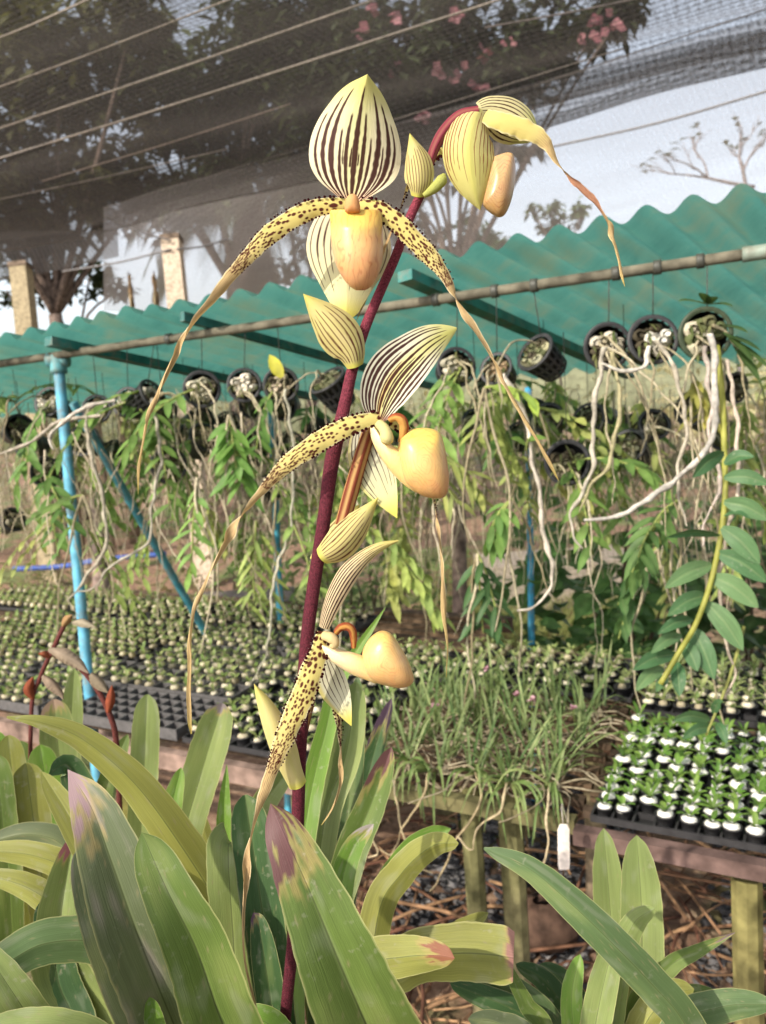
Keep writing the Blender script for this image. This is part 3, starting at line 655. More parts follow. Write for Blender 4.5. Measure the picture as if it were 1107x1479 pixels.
# ---- flower 4 (top right, seen from behind)
mb = MB(); strip_tube(mb, [P(620, 238, .494), P(629, 212, .493), P(643, 188, .492), P(664, 168, .491), P(692, 160, .489)], [(0, .0026), (.4, .0035), (.8, .0036), (1, .003)])
for i in range(len(mb.c)): mb.c[i] = (*mix(mb.c[i][:3], (.30, .045, .09), .75), 1)
f4 = part('flower', mb, M_PETAL, orch)
mb = MB()
ribbon(mb, [(694, 157, .488), (684, 180, .481), (678, 215, .478), (681, 250, .479), (687, 280, .482), (694, 304, .487)], [(0, 34), (.1, 58), (.3, 74), (.5, 76), (.65, 66), (.8, 44), (.92, 20), (1, 0)], 91, 100, curl=.55, fold=.12,
       colf=stripes([(x, .022, .03, uni(.55, .85)) for x in (-.93, -.84, -.7, -.55, -.4, -.2, .25, .45, .6, .72, .83, .92)], lambda u, v: mix(mix((.70, .62, .28), (.60, .55, .19), sstep(.15, .7, v)), (.60, .57, .15), (1 - sstep(0, .35, abs(u))) * .6), dark=(.25, .08, .04)), seed=8)
part('lower_sepal', mb, M_PETAL, f4)
mb = MB()
ribbon(mb, [(692, 160, .491), (712, 160, .493), (738, 170, .495), (758, 184, .497), (775, 202, .500)], [(0, 26), (.2, 46), (.45, 62), (.7, 56), (.88, 34), (1, 6)], 91, 90, curl=.9, twist=12,
       colf=stripes([(x, .035, .05, uni(.8, .95)) for x in (-.86, -.66, -.46, -.26, .0, .5, .7, .86)], lambda u, v: mix((.70, .63, .34), (.60, .62, .18), sstep(.5, 1, v))), seed=9)
part('dorsal_sepal', mb, M_PETAL, f4)
petal(f4, [(700, 166, .482), (722, 174, .478), (748, 182, .477), (772, 192, .477), (790, 208, .478), (803, 230, .479), (820, 252, .480), (842, 276, .481), (862, 298, .482), (879, 325, .483), (890, 352, .484), (897, 380, .485), (903, 414, .486)],
      [(0, 22), (.1, 30), (.2, 31), (.3, 22), (.38, 13), (.46, 8), (.53, 13), (.6, 14), (.68, 8), (.76, 12), (.86, 9), (.95, 7), (1, 1)],
      [(0, 18), (.3, 15), (.42, 60), (.52, 150), (.7, 190), (.8, 330), (1, 365)], .3, 400, seed=17, red_mid=(.42, .72), spots=False)
petal(f4, [(640, 215, .502), (612, 245, .506), (592, 268, .506), (576, 310, .507), (552, 370, .508), (531, 420, .508), (515, 463, .508)],
      [(0, 12), (.2, 13), (.35, 10), (.5, 6), (.7, 7), (.85, 8), (1, 1)], [(0, 0), (.5, 90), (1, 180)], .5, 300, seed=18)
mb = MB()
def pc4(x, y, r_, s): return mix((.52, .34, .17), (.44, .27, .11), sstep(220, 310, y))
inflate(mb, [(712, 230), (722, 223), (735, 220), (742, 224), (745, 241), (744, 264), (739, 289), (731, 308), (722, 314), (712, 310), (701, 301), (697, 291), (703, 262)], .490, .0120, veined(pc4, 'rings', .7), 120, 50, 2.2)
part('pouch', mb, M_POUCHB, f4)

# ================================================================== STRAP LEAVES IN FRONT
GREENS = {'g': (.135, .205, .050), 'd': (.060, .125, .045), 'y': (.29, .30, .075), 'b': (.115, .185, .075), 'br': (.16, .29, .045), 'p': (.23, .295, .10), 'gr': (.14, .175, .09)}
LIDX = [0]
def strap(parent, ctrl, wid, kind='g', fold=-.35, curl=0., twist=0., tip=None, tl=.12, blunt=.8, prof=None, mott=0., name='leaf'):
    LIDX[0] += 1; wid *= .95; sd_ = LIDX[0] * 3.7; base = tuple(x * .80 for x in GREENS[kind])
    nv, nu = 90, 33
    pr = prof or [(0, .62), (.25, .82), (.5, 1.), (.72, .97), (.85, .84), (.93, .62), (.975, .36), (1, .0)]
    if blunt >= 1 and not prof: pr = [(0, .7), (.3, .9), (.6, 1.), (.85, .98), (.94, .84), (.98, .55), (1, .12)]
    if blunt < .5 and not prof: pr = [(0, .7), (.25, .9), (.45, 1.), (.65, .85), (.82, .55), (.93, .28), (1, .02)]
    wl = [(v, k * wid) for v, k in pr]
    def colf(u, v):
        n1 = mnoise.noise(V((u * 1.2 + sd_, v * 5, sd_))); n2 = mnoise.noise(V((u * 6 + sd_, v * 1.5, 2.)))
        c_ = tuple(x * (1 + .22 * n1 + .10 * n2) for x in base)
        c_ = mix(c_, (.30, .33, .12), .25 * sstep(.1, .6, n1))
        c_ = mix(c_, (.36, .38, .15), (1 - sstep(.02, .07, abs(u))) * .22)
        c_ = mix(c_, (.48, .46, .22), sstep(.94, .985, abs(u)) * .6)
        if mott: c_ = mix(c_, (.30, .25, .25), mott * sstep(.0, .5, mnoise.noise(V((u * 2.5 + sd_, v * 7, 9)))))
        c_ = mix(c_, (c_[0] * 1.25, c_[1] * 1.12, c_[2] * .9), .5 * (1 - v))
        sp_ = mnoise.noise(V((u * 9 + sd_, v * 34, 5.))) 
        c_ = mix(c_, (.26, .22, .12), sstep(.52, .62, sp_) * .55)
        du = mnoise.noise(V((u * 2.2 + sd_ * 2, v * 12, 8.)))
        c_ = mix(c_, (.34, .35, .27), sstep(.15, .6, du) * .20)
        c_ = mix(c_, (.05, .09, .035), (1 - sstep(.0, .035, abs(u))) * .35)
        if tip:
            e = 1 - v + .8 * tl * mnoise.noise(V((u * 1.6 + sd_, v * 7, 4.))) + .75 * tl * mnoise.noise(V((u * 5, v * 26, sd_))) + .5 * tl * u
            k = 1 - sstep(tl * .72, tl * .9, e)
            c_ = mix(c_, tip, k * .92); c_ = mix(c_, (.42, .30, .12), (1 - sstep(tl, tl * 1.5, e)) * (1 - k) * .5)
        return c_
    mb = MB(); ribbon(mb, ctrl, wl, nu, nv, fold=fold, curl=curl, twist=twist, colf=colf, wob=.035, seed=sd_, ripple=.07, rfreq=11.)
    return part(name, mb, M_LEAF, parent)
PUR = (.13, .05, .06); BRN = (.20, .10, .07); MAU = (.30, .20, .22)
# leaves of the flowering plant
A = orch
strap(A, [(590, 1640, .50), (556, 1540, .46), (527, 1475, .44), (490, 1390, .43), (453, 1300, .43), (418, 1220, .435), (391, 1160, .445)], 160, 'g', fold=[(0, -.7), (.7, -.55), (1, .2)], curl=.1, tip=PUR, tl=.13, prof=[(0, .7), (.2, .95), (.4, .93), (.6, .82), (.78, .62), (.9, .44), (.96, .28), (1, .0)])
strap(A, [(440, 1660, .54), (410, 1540, .55), (388, 1380, .56), (368, 1240, .57), (354, 1148, .575)], 62, 'd', fold=-.5, blunt=1)
strap(A, [(430, 1620, .55), (400, 1500, .545), (388, 1420, .545), (375, 1340, .55), (366, 1318, .555)], 44, 'd', fold=-.4, tip=(.12, .06, .1), tl=.05)
strap(A, [(350, 1640, .56), (344, 1500, .57), (338, 1370, .57), (332, 1280, .57), (330, 1226, .58), (334, 1216, .60)], 66, 'p', fold=-.15, prof=[(0, .7), (.4, .95), (.8, 1), (.95, .98), (1, .9)])
strap(A, [(560, 1640, .56), (530, 1540, .58), (545, 1330, .60), (580, 1262, .60), (625, 1222, .59), (663, 1218, .575)], 50, 'y', fold=.35, twist=-14, blunt=.8)
strap(A, [(560, 1640, .60), (540, 1480, .64), (545, 1320, .66), (585, 1240, .66), (620, 1208, .66), (652, 1197, .66)], 42, 'br', fold=-.25)
strap(A, [(500, 1620, .60), (490, 1420, .64), (492, 1290, .66), (510, 1225, .67), (540, 1190, .67)], 40, 'br', fold=-.3, tip=(.35, .3, .3), tl=.06)
strap(A, [(470, 1600, .62), (455, 1350, .70), (470, 1180, .74), (500, 1090, .75), (515, 985, .75)], 46, 'p', fold=-.35, blunt=1)
strap(A, [(480, 1600, .62), (482, 1380, .72), (500, 1200, .77), (510, 1080, .78), (517, 975, .78)], 40, 'b', fold=-.3)
strap(A, [(430, 1600, .62), (425, 1350, .68), (445, 1170, .72), (470, 1060, .73), (492, 980, .735), (557, 877, .74)], 38, 'br', fold=-.3, blunt=.3)
strap(A, [(470, 1600, .62), (465, 1400, .68), (505, 1240, .72), (537, 1160, .73), (566, 1078, .73)], 50, 'g', fold=-.4, tip=PUR, tl=.09, blunt=.8)
strap(A, [(490, 1600, .64), (490, 1380, .74), (515, 1200, .80), (540, 1090, .82), (566, 1008, .82)], 34, 'd', fold=-.4, tip=(.09, .05, .09), tl=.09)
strap(A, [(500, 1600, .55), (490, 1450, .55), (530, 1395, .54), (585, 1382, .535), (630, 1380, .53), (657, 1384, .525)], 64, 'y', fold=.3, twist=-12, tip=(.26, .09, .06), tl=.09, blunt=.8)
strap(A, [(520, 1600, .6), (530, 1450, .60), (590, 1390, .595), (650, 1378, .59), (700, 1378, .585), (742, 1384, .58)], 82, 'y', fold=.2, twist=-15, tip=(.30, .14, .13), tl=.02, prof=[(0, .6), (.4, .85), (.8, 1.), (.97, 1.), (1, .85)])
strap(A, [(540, 1600, .62), (560, 1440, .64), (620, 1370, .65), (665, 1343, .65), (706, 1318, .65)], 34, 'y', fold=-.2)
strap(A, [(440, 1640, .50), (428, 1540, .50), (400, 1490, .50), (370, 1472, .50), (330, 1478, .505)], 46, 'br', fold=.3, tip=(.2, .15, .1), tl=.1)
strap(A, [(660, 1620, .60), (780, 1500, .60), (760, 1450, .60), (735, 1400, .60), (716, 1340, .605)], 30, 'g', fold=-.2, blunt=.3)

# plant at the left front
pl = thing('slipper_orchid', 'flowerless slipper orchid at the lower left with broad arching leaves', 'orchid', P(250, 1640, .52))
B = pl
strap(B, [(420, 1680, .52), (372, 1580, .49), (322, 1479, .47), (284, 1372, .46), (240, 1282, .455), (205, 1202, .46)], 108, 'g', fold=[(0, -.7), (.8, -.5), (1, .1)], prof=[(0, .7), (.25, .95), (.5, .97), (.68, .9), (.82, .76), (.92, .6), (.97, .38), (1, 0)])
strap(B, [(330, 1680, .55), (285, 1560, .53), (235, 1440, .51), (195, 1340, .50), (163, 1250, .50), (133, 1168, .505), (98, 1111, .52)], 112, 'gr', fold=[(0, -.65), (.8, -.5), (1, .1)], tip=MAU, tl=.10, mott=.5, prof=[(0, .7), (.25, .9), (.5, .98), (.7, .95), (.84, .72), (.93, .42), (1, 0)])
strap(B, [(290, 1680, .56), (250, 1580, .55), (205, 1470, .545), (165, 1370, .545), (130, 1270, .55), (115, 1220, .555)], 74, 'gr', fold=-.4, mott=.5)
strap(B, [(240, 1640, .60), (190, 1420, .62), (150, 1280, .625), (112, 1200, .63), (60, 1114, .64)], 46, 'y', fold=-.3)
strap(B, [(230, 1640, .63), (205, 1420, .66), (160, 1240, .67), (120, 1150, .68), (98, 1105, .68), (70, 1120, .66)], 56, 'd', fold=-.2)
strap(B, [(430, 1640, .60), (390, 1440, .62), (330, 1330, .62), (262, 1222, .61), (195, 1132, .60), (120, 1068, .59), (58, 1043, .58), (10, 1036, .575)], 62, 'y', fold=.25, twist=8, prof=[(0, .7), (.3, 1.), (.55, 1.), (.75, .8), (.9, .5), (1, .05)])
strap(B, [(200, 1640, .62), (150, 1500, .63), (90, 1410, .63), (88, 1330, .63), (97, 1265, .635), (107, 1210, .64)], 80, 'p', fold=-.5, tip=(.30, .10, .14), tl=.055, prof=[(0, .7), (.4, .95), (.65, .95), (.82, .78), (.94, .5), (1, .2)])
strap(B, [(210, 1600, .55), (190, 1400, .545), (140, 1362, .54), (70, 1362, .53), (20, 1385, .52), (-40, 1430, .50)], 66, 'b', fold=.35, twist=12, prof=[(0, .7), (.4, 1), (.8, 1), (1, .8)])
strap(B, [(170, 1640, .50), (110, 1560, .48), (50, 1480, .46), (10, 1420, .455), (-30, 1360, .455)], 60, 'p', fold=-.2)
strap(B, [(190, 1640, .47), (150, 1520, .45), (90, 1488, .44), (20, 1485, .435), (-50, 1500, .43)], 54, 'p', fold=.3, twist=15)
strap(B, [(160, 1640, .60), (110, 1480, .62), (85, 1420, .625), (75, 1350, .63), (60, 1300, .64)], 60, 'd', fold=-.3)
strap(B, [(230, 1640, .6), (160, 1400, .64), (90, 1320, .65), (40, 1282, .65), (-30, 1260, .65)], 44, 'y', fold=.3, twist=10)
strap(B, [(230, 1640, .65), (170, 1380, .7), (110, 1270, .71), (50, 1236, .71), (-40, 1228, .71)], 44, 'y', fold=.3, twist=12)
strap(B, [(210, 1640, .68), (150, 1340, .74), (100, 1230, .76), (40, 1205, .76), (-40, 1225, .75)], 42, 'gr', fold=.25, twist=8)
strap(B, [(300, 1640, .60), (290, 1400, .64), (250, 1290, .66), (215, 1250, .66), (190, 1260, .65)], 44, 'd', fold=.2)
strap(B, [(240, 1600, .50), (232, 1520, .50), (222, 1470, .50), (216, 1440, .50)], 32, 'br', fold=-.3)

# leaves standing behind, left of the stalk
bk = thing('slipper_orchid', 'slipper orchid with upright pale leaves behind the long arching leaf, left of the stalk', 'orchid', P(270, 1480, .82))
strap(bk, [(205, 1400, .82), (203, 1240, .83), (208, 1120, .84), (213, 1003, .84)], 42, 'p', fold=-.3, blunt=1)
strap(bk, [(245, 1400, .80), (262, 1230, .81), (290, 1120, .82), (322, 1016, .82)], 56, 'p', fold=-.3, blunt=1, tip=(.2, .16, .18), tl=.03)
strap(bk, [(240, 1400, .76), (242, 1250, .77), (248, 1170, .775), (262, 1108, .78)], 34, 'br', fold=-.3)
strap(bk, [(330, 1420, .74), (330, 1280, .74), (324, 1180, .745), (328, 1104, .75)], 34, 'br', fold=-.45, blunt=.3)
strap(bk, [(300, 1400, .82), (330, 1260, .86), (375, 1170, .88), (430, 1095, .89)], 40, 'p', fold=-.3)
strap(bk, [(310, 1420, .78), (300, 1290, .77), (270, 1220, .76), (230, 1170, .75)], 42, 'd', fold=.2)
strap(bk, [(290, 1400, .85), (305, 1260, .86), (290, 1180, .86), (260, 1145, .86)], 18, 'y', fold=.2)

# fan of leaves, far left
fl = thing('slipper_orchid', 'clump of short rounded orchid leaves at the left edge below withered flower stalks', 'orchid', P(50, 1380, .92))
for q in ([(30, 1380, .9), (15, 1220, .9), (5, 1130, .9), (-10, 1055, .9)], [(50, 1380, .9), (30, 1220, .9), (20, 1140, .9), (12, 1062, .9)], [(50, 1380, .92), (42, 1230, .93), (40, 1150, .94), (28, 1070, .94)], [(70, 1380, .9), (70, 1250, .9), (68, 1150, .9), (58, 1076, .9)],
          [(70, 1380, .86), (60, 1260, .85), (48, 1180, .85), (38, 1102, .85)], [(20, 1400, .84), (12, 1260, .83), (4, 1190, .83), (-6, 1090, .83)]):
    strap(fl, q, uni(40, 50), random.choice(['g', 'y', 'g', 'br']), fold=-.2, blunt=1)
strap(fl, [(95, 1400, .98), (95, 1230, .99), (88, 1120, 1.0), (78, 1010, 1.0)], 52, 'p', fold=-.2, blunt=1, tip=(.36, .24, .18), tl=.04)
strap(fl, [(80, 1380, 1.02), (90, 1200, 1.04), (100, 1080, 1.05), (108, 965, 1.05)], 38, 'p', fold=-.3)
strap(fl, [(120, 1380, 1.0), (140, 1200, 1.02), (160, 1120, 1.03), (185, 1060, 1.04)], 34, 'g', fold=-.3)
strap(fl, [(100, 1380, 1.0), (120, 1220, 1.02), (150, 1150, 1.03), (170, 1090, 1.04)], 32, 'g', fold=-.3)
wa = thing('withered_orchid', 'dark red bent flower stalks with limp withered brown blooms at the left edge', 'orchid', P(140, 1330, .9))
mb = MB(); tube(mb, [P(178, 1330, .92), P(170, 1095, .9), P(158, 1030, .89), P(130, 980, .89), P(105, 958, .89), P(70, 942, .9)], [(0, .003), (.6, .0034), (1, .0028)], 8, 40, (.11, .03, .025)); part('flower_stalk', mb, M_STEM, wa)
mb = MB(); tube(mb, [P(45, 1330, .94), P(45, 1040, .93), P(58, 980, .92), P(78, 935, .91), P(98, 893, .91)], [(0, .0026), (1, .0026)], 8, 40, (.12, .035, .03)); part('flower_stalk', mb, M_STEM, wa)
def withered(ctrl, wid, colr, tw):
    mb = MB(); ribbon(mb, ctrl, [(0, wid * .4), (.3, wid), (.7, wid * .8), (1, wid * .1)], 15, 30, curl=1., twist=tw, ripple=.25, colf=lambda u, v: mix(colr, tuple(x * .5 for x in colr), .5 + .5 * mnoise.noise(V((u * 3, v * 6, wid))))); part('withered_flower', mb, M_PETAL, wa)
withered([(70, 938, .89), (90, 945, .88), (112, 958, .88), (128, 972, .88)], 20, (.48, .38, .28), 0)
withered([(62, 975, .89), (75, 985, .885), (88, 1000, .885), (92, 1010, .885)], 16, (.40, .30, .22), 20)
withered([(132, 972, .88), (145, 985, .88), (156, 1000, .88)], 18, (.42, .34, .24), 20)
withered([(90, 905, .9), (98, 894, .895), (104, 888, .895)], 12, (.55, .34, .16), 0)
withered([(104, 898, .9), (120, 898, .895), (138, 905, .895)], 13, (.6, .52, .38), 20)
withered([(48, 1010, .92), (42, 995, .915), (48, 978, .915)], 14, (.36, .10, .05), 0)
withered([(156, 1030, .88), (160, 1010, .878), (162, 990, .88)], 13, (.38, .10, .05), 0)
withered([(72, 950, .89), (64, 945, .885), (55, 944, .885)], 10, (.38, .12, .06), 0)

# plant at the right front
pr = thing('slipper_orchid', 'slipper orchid at the lower right with one long leaf arching to the left', 'orchid', P(900, 1640, .58))
strap(pr, [(1060, 1660, .54), (1025, 1550, .52), (985, 1472, .505), (945, 1425, .50), (890, 1368, .495), (828, 1308, .495), (765, 1255, .50), (699, 1225, .51)], 56, 'b', fold=.3, twist=6, prof=[(0, .8), (.2, .95), (.5, 1), (.75, .9), (.9, .62), (.97, .35), (1, .05)])
strap(pr, [(895, 1640, .64), (890, 1460, .68), (882, 1320, .70), (872, 1196, .71)], 50, 'p', fold=-.35)
strap(pr, [(915, 1640, .64), (926, 1460, .67), (927, 1320, .69), (920, 1206, .70)], 64, 'p', fold=-.4)
strap(pr, [(885, 1640, .60), (880, 1500, .60), (892, 1400, .60), (915, 1335, .595), (947, 1311, .585)], 42, 'p', fold=.2)
strap(pr, [(910, 1640, .62), (920, 1460, .62), (965, 1398, .62), (1010, 1372, .62), (1062, 1347, .62)], 36, 'g', fold=-.3, twist=-10, blunt=.3, tip=(.16, .11, .12), tl=.06)
strap(pr, [(850, 1640, .58), (833, 1520, .58), (826, 1440, .585), (838, 1378, .59)], 34, 'br', fold=-.3)
strap(pr, [(870, 1640, .57), (858, 1520, .57), (868, 1440, .575), (890, 1352, .58)], 46, 'p', fold=-.35)
strap(pr, [(910, 1640, .60), (925, 1500, .60), (965, 1440, .60), (1003, 1428, .60)], 50, 'y', fold=.3, twist=-10)
strap(pr, [(930, 1640, .56), (980, 1490, .55), (1040, 1455, .545), (1120, 1450, .54)], 50, 'b', fold=.3, twist=-12)
strap(pr, [(900, 1640, .64), (940, 1480, .66), (990, 1440, .67), (1040, 1436, .67)], 36, 'g', fold=.3)
strap(pr, [(850, 1640, .64), (820, 1480, .66), (790, 1420, .67), (745, 1392, .68)], 36, 'd', fold=.25)
strap(pr, [(850, 1640, .62), (800, 1490, .63), (740, 1430, .635), (680, 1405, .64)], 44, 'b', fold=.2)
strap(pr, [(840, 1640, .62), (790, 1500, .62), (750, 1462, .62), (650, 1420, .62)], 38, 'd', fold=.25)
strap(pr, [(880, 1640, .62), (880, 1500, .63), (900, 1430, .635), (940, 1390, .64)], 44, 'y', fold=.25)
strap(pr, [(830, 1640, .57), (770, 1510, .56), (720, 1478, .56), (676, 1472, .555)], 38, 'gr', fold=.3)
strap(pr, [(880, 1640, .68), (845, 1480, .7), (815, 1420, .71), (780, 1392, .72)], 40, 'd', fold=.25)

# pots that carry the front plants (they stand on a plank just under the frame)
def pot(px, d, r_, label):
    b0 = P(px, 1640, d); z1 = b0.z + .01; z0 = z1 - .15
    t = thing('plant_pot', label, 'pot', (b0.x, b0.y, z0))
    mb = MB(); rows = []
    for (rr, zz) in ((r_ * .72, z0), (r_ * .74, z0 + .002), (r_, z1 - .02), (r_ * 1.06, z1 - .02), (r_ * 1.06, z1), (r_ * .96, z1), (r_ * .93, z1 - .03)):
        rows.append([mb.add((b0.x + math.cos(k / 32 * 6.2832) * rr, b0.y + math.sin(k / 32 * 6.2832) * rr, zz), (.02, .02, .022)) for k in range(32)])
    mb.grid(rows, True); part('pot_wall', mb, M_PLAST, t)
    mb = MB(); rows = [[mb.add((b0.x + math.cos(k / 24 * 6.2832) * r_ * q, b0.y + math.sin(k / 24 * 6.2832) * r_ * q, z1 - .018 + uni(0, .012)), mix((.05, .03, .02), (.16, .10, .06), rnd())) for k in range(24)] for q in (.92, .7, .45, .2, .02)]
    mb.grid(rows, True); part('potting_bark', mb, M_STONE, t)
pot(420, .53, .075, 'black plastic pot holding the flowering slipper orchid')
pot(200, .55, .07, 'black plastic pot holding the broad leaved plant at the lower left')
pot(890, .60, .07, 'black plastic pot holding the plant at the lower right')

# ================================================================== GROUND
random.seed(21)
mb = MB(); rows = []
ys = [.0, .6, 1.0, 1.3, 1.6, 1.9, 2.2, 2.6, 3, 3.5, 4, 5, 6, 8, 10, 14, 20, 40, 90, 300]
for y in ys:
    rows.append([mb.add((x * (1 + y * .45), y - 1.0, .02 * mnoise.noise(V((x * 3, y * 3, 0))) - .0), (1, 1, 1)) for x in [q * .5 for q in range(-14, 15)]])
mb.grid(rows); struct('ground', mb, M_GROUND)

U2 = V((.887, -.462, 0)).normalized(); V2 = V((.462, .887, 0)).normalized()
O3 = G(853, 1190, .75); BZ = .75
def BW(s, t, z=BZ): p = O3 + U2 * s + V2 * t; return V((p.x, p.y, z))

# ------------------------------------------------------------------ benches
def bench(label, s0, s1, t0, t1, rail_c, legs, rail_h=.05):
    c = BW((s0 + s1) / 2, (t0 + t1) / 2, 0)
    b = thing('nursery_bench', label, 'bench', c)
    mb = MB(); beam(mb, BW(s0, t0 - .012, BZ - rail_h / 2 - .004), BW(s1, t0 - .012, BZ - rail_h / 2 - .004), .024, rail_h, col=rail_c); part('front_rail', mb, M_WOOD, b, smooth=False)
    mb = MB(); beam(mb, BW(s0, t1, BZ - .04), BW(s1, t1, BZ - .04), .03, .05, col=(.12, .08, .06)); part('back_rail', mb, M_WOOD, b, smooth=False)
    mb = MB(); n = int((t1 - t0) / .06)
    for k in range(1, n): t = t0 + k * (t1 - t0) / n; beam(mb, BW(s0, t, BZ - .012), BW(s1, t, BZ - .012), .022, .014, col=mix((.05, .035, .025), (.12, .08, .05), rnd()))
    part('bench_top', mb, M_WOOD, b, smooth=False)
    for (s, t, r_, c_, top) in legs:
        mb = MB(); p = BW(s, t, 0)
        tube(mb, [V((p.x, p.y, -.02)), V((p.x + .004, p.y, .3)), V((p.x, p.y + .003, top))], r_, 9, 14, lambda v: mix(c_, mix((.13, .14, .05), c_, .45), sstep(.2, .9, v + .3 * mnoise.noise(V((v * 9, s * 9, 1))))))
        part('leg', mb, M_WOOD, b, smooth=False)
    return b
bench('nursery bench with a mossy yellow front rail carrying the grassy orchids', -.53, -.03, .03, .90, (.115, .105, .05), [(-.215, .20, .026, (.20, .175, .095), .70), (-.262, .10, .021, (.15, .13, .07), .728), (-.18, .8, .03, (.2, .15, .1), .7)], .026)
bench('nursery bench with a dark brown front plank carrying the white plugged seedlings', -.025, .95, 0, .90, (.13, .085, .075), [(.245, .03, .024, (.24, .19, .08), .69), (.325, .06, .030, (.18, .11, .07), .69), (.30, .8, .03, (.2, .15, .1), .7)], .027)
bench('long nursery bench on the left with the black seedling trays', -2.9, -.535, 0, 1.22, (.20, .14, .115), [(-.62, .05, .035, (.12, .09, .06), .69), (-1.15, .06, .035, (.25, .22, .05), .69), (-1.75, .05, .035, (.16, .11, .08), .69), (-2.6, .05, .035, (.16, .11, .08), .69), (-1.2, 1.1, .03, (.2, .15, .1), .7)], .04)

# ------------------------------------------------------------------ trays
def tray(label, s0, s1, t0, t1, pitch):
    c = BW((s0 + s1) / 2, (t0 + t1) / 2); tr = thing('seedling_tray', label, 'tray', c, None)
    mb = MB(); ns = max(1, round((s1 - s0) / pitch)); nt_ = max(1, round((t1 - t0) / pitch)); cc = (.035, .034, .036) if 'empty' not in label else (.10, .095, .095); wh = .012 if 'empty' not in label else .026
    for i in range(ns + 1): s = lerp(s0, s1, i / ns); beam(mb, BW(s, t0, BZ + .001 + wh / 2), BW(s, t1, BZ + .001 + wh / 2), .004, wh, col=cc)
    part('cell_wall', mb, M_PLAST, tr, smooth=False)
    mb = MB()
    for i in range(nt_ + 1): t = lerp(t0, t1, i / nt_); beam(mb, BW(s0 - .002, t, BZ + wh / 2), BW(s1 + .002, t, BZ + wh / 2), .0044, wh, col=cc)
    part('cell_cross_wall', mb, M_PLAST, tr, smooth=False)
    mb = MB(); i0 = [mb.add(BW(a, b, BZ + .002), (.02, .02, .021)) for a, b in ((s0, t0), (s1, t0), (s1, t1), (s0, t1))]; mb.f.append(tuple(i0)); part('tray_floor', mb, M_PLAST, tr, smooth=False)
    return tr
PR, PL = .0345, .044
TR = []   # (s0,s1,t0,t1,pitch,label part, filled, seedling kind)
TR.append((0.0, PR * 13, .010, .010 + PR * 12, PR, 'black tray of bright white plugged seedlings at the right front of the bench', 'R'))
TR.append((0.0, PR * 12, .50, .50 + PR * 10, PR, 'black seedling tray behind the right front tray, under the big hanging leafy cane', 'F'))
TR.append((-.52, -.03, .56, .56 + PL * 6, PL, 'black seedling tray just behind the grassy orchids', 'F'))
TR.append((-.93, -.54, .03, .03 + PL * 8, PL, 'black seedling tray at the right front end of the left bench', 'L'))
TR.append((-1.39, -.95, .03, .21, .036, 'empty black grid tray at the front of the left bench', None))
TR.append((-1.85, -1.41, .03, .03 + PL * 8, PL, 'black seedling tray at the front left, beside the empty tray', 'L'))
TR.append((-.93, -.54, .41, .41 + PL * 8, PL, 'black seedling tray second from the front at the right end of the left bench', 'L'))
TR.append((-1.39, -.95, .23, .23 + PL * 12, PL, 'black seedling tray right behind the empty tray', 'L'))
TR.append((-1.85, -1.41, .41, .41 + PL * 8, PL, 'black seedling tray in the second row behind the blue post', 'L'))
TR.append((-2.32, -1.87, .30, .30 + PL * 10, PL, 'black seedling tray at the far left of the bench', 'L'))
TR.append((-1.39, -.95, .79, .79 + PL * 6, PL, 'black seedling tray in the middle of the back row of the left bench', 'L'))
TR.append((-1.85, -1.41, .79, .79 + PL * 6, PL, 'black seedling tray in the back row, left of the middle', 'L'))
TR.append((-2.75, -1.87, .79, .79 + PL * 6, PL, 'black seedling tray at the far left of the back row', 'L'))
spots = []
for (s0, s1, t0, t1, pt, lab, kind) in TR:
    tray(lab, s0, s1, t0, t1, pt)
    if kind:
        ns = max(1, round((s1 - s0) / pt)); nq = max(1, round((t1 - t0) / pt))
        for i in range(ns):
            for j in range(nq):
                if rnd() < (.05 if kind == 'R' else .11): continue
                p = BW(s0 + (i + .5) * (s1 - s0) / ns + uni(-.003, .003), t0 + (j + .5) * (t1 - t0) / nq + uni(-.003, .003), BZ + .003)
                spots.append((p, kind))
def seed_meshes(kind, k):
    """pot, plug and seedling meshes around the origin"""
    R_ = .0148 if kind == 'R' else .0165; hz = .024
    a = MB(); rows = []
    for rr, zz in ((R_ * .78, 0), (R_, hz - .003), (R_ * 1.08, hz - .003), (R_ * 1.08, hz), (R_ * .95, hz), (R_ * .9, hz - .006)):
        rows.append([a.add((math.cos(q / 14 * 6.2832) * rr, math.sin(q / 14 * 6.2832) * rr, zz), (.03, .03, .032)) for q in range(14)])
    a.grid(rows, True)
    b = MB(); pc = (.80, .79, .74) if kind == 'R' else mix((.70, .64, .50), (.34, .29, .19), rnd())
    kq = 1. if kind == 'R' else uni(.6, .9)
    blob(b, (uni(-.001, .001), uni(-.001, .001), hz - .002), (R_ * .92 * kq, R_ * .88 * kq, .010 * uni(.7, 1.2)), pc, 12, 7, .12)
    c = MB(); n = random.choice((4, 5, 6)) if kind == 'R' else random.choice((4, 5, 6))
    for q in range(n):
        az = q * 2.4 + uni(-.4, .4); el = uni(.5, 1.25); d = V((math.cos(az) * math.cos(el), math.sin(az) * math.cos(el), math.sin(el)))
        L = uni(.022, .042) if kind == 'R' else uni(.020, .042)
        g = mix((.10, .24, .035), (.22, .34, .07), rnd()) if kind == 'R' else mix((.15, .24, .06), (.36, .40, .17), rnd())
        leaflet(c, (math.cos(az) * .002, math.sin(az) * .002, hz + .005), d, V((0, 0, 1)), L, uni(.007, .011), .35, g, .3)
    return a, b, c
def inframe(p, m=40):
    x, y, d = proj(p); return -m < x < 1107 + m and -m < y < 1479 + m
spots.sort(key=lambda q: (q[0] - CAM).length)
vis = [q for q in spots if inframe(q[0])]
near, rest = vis[:300], vis[300:] + [q for q in spots if not inframe(q[0]) and inframe(q[0], 500)]
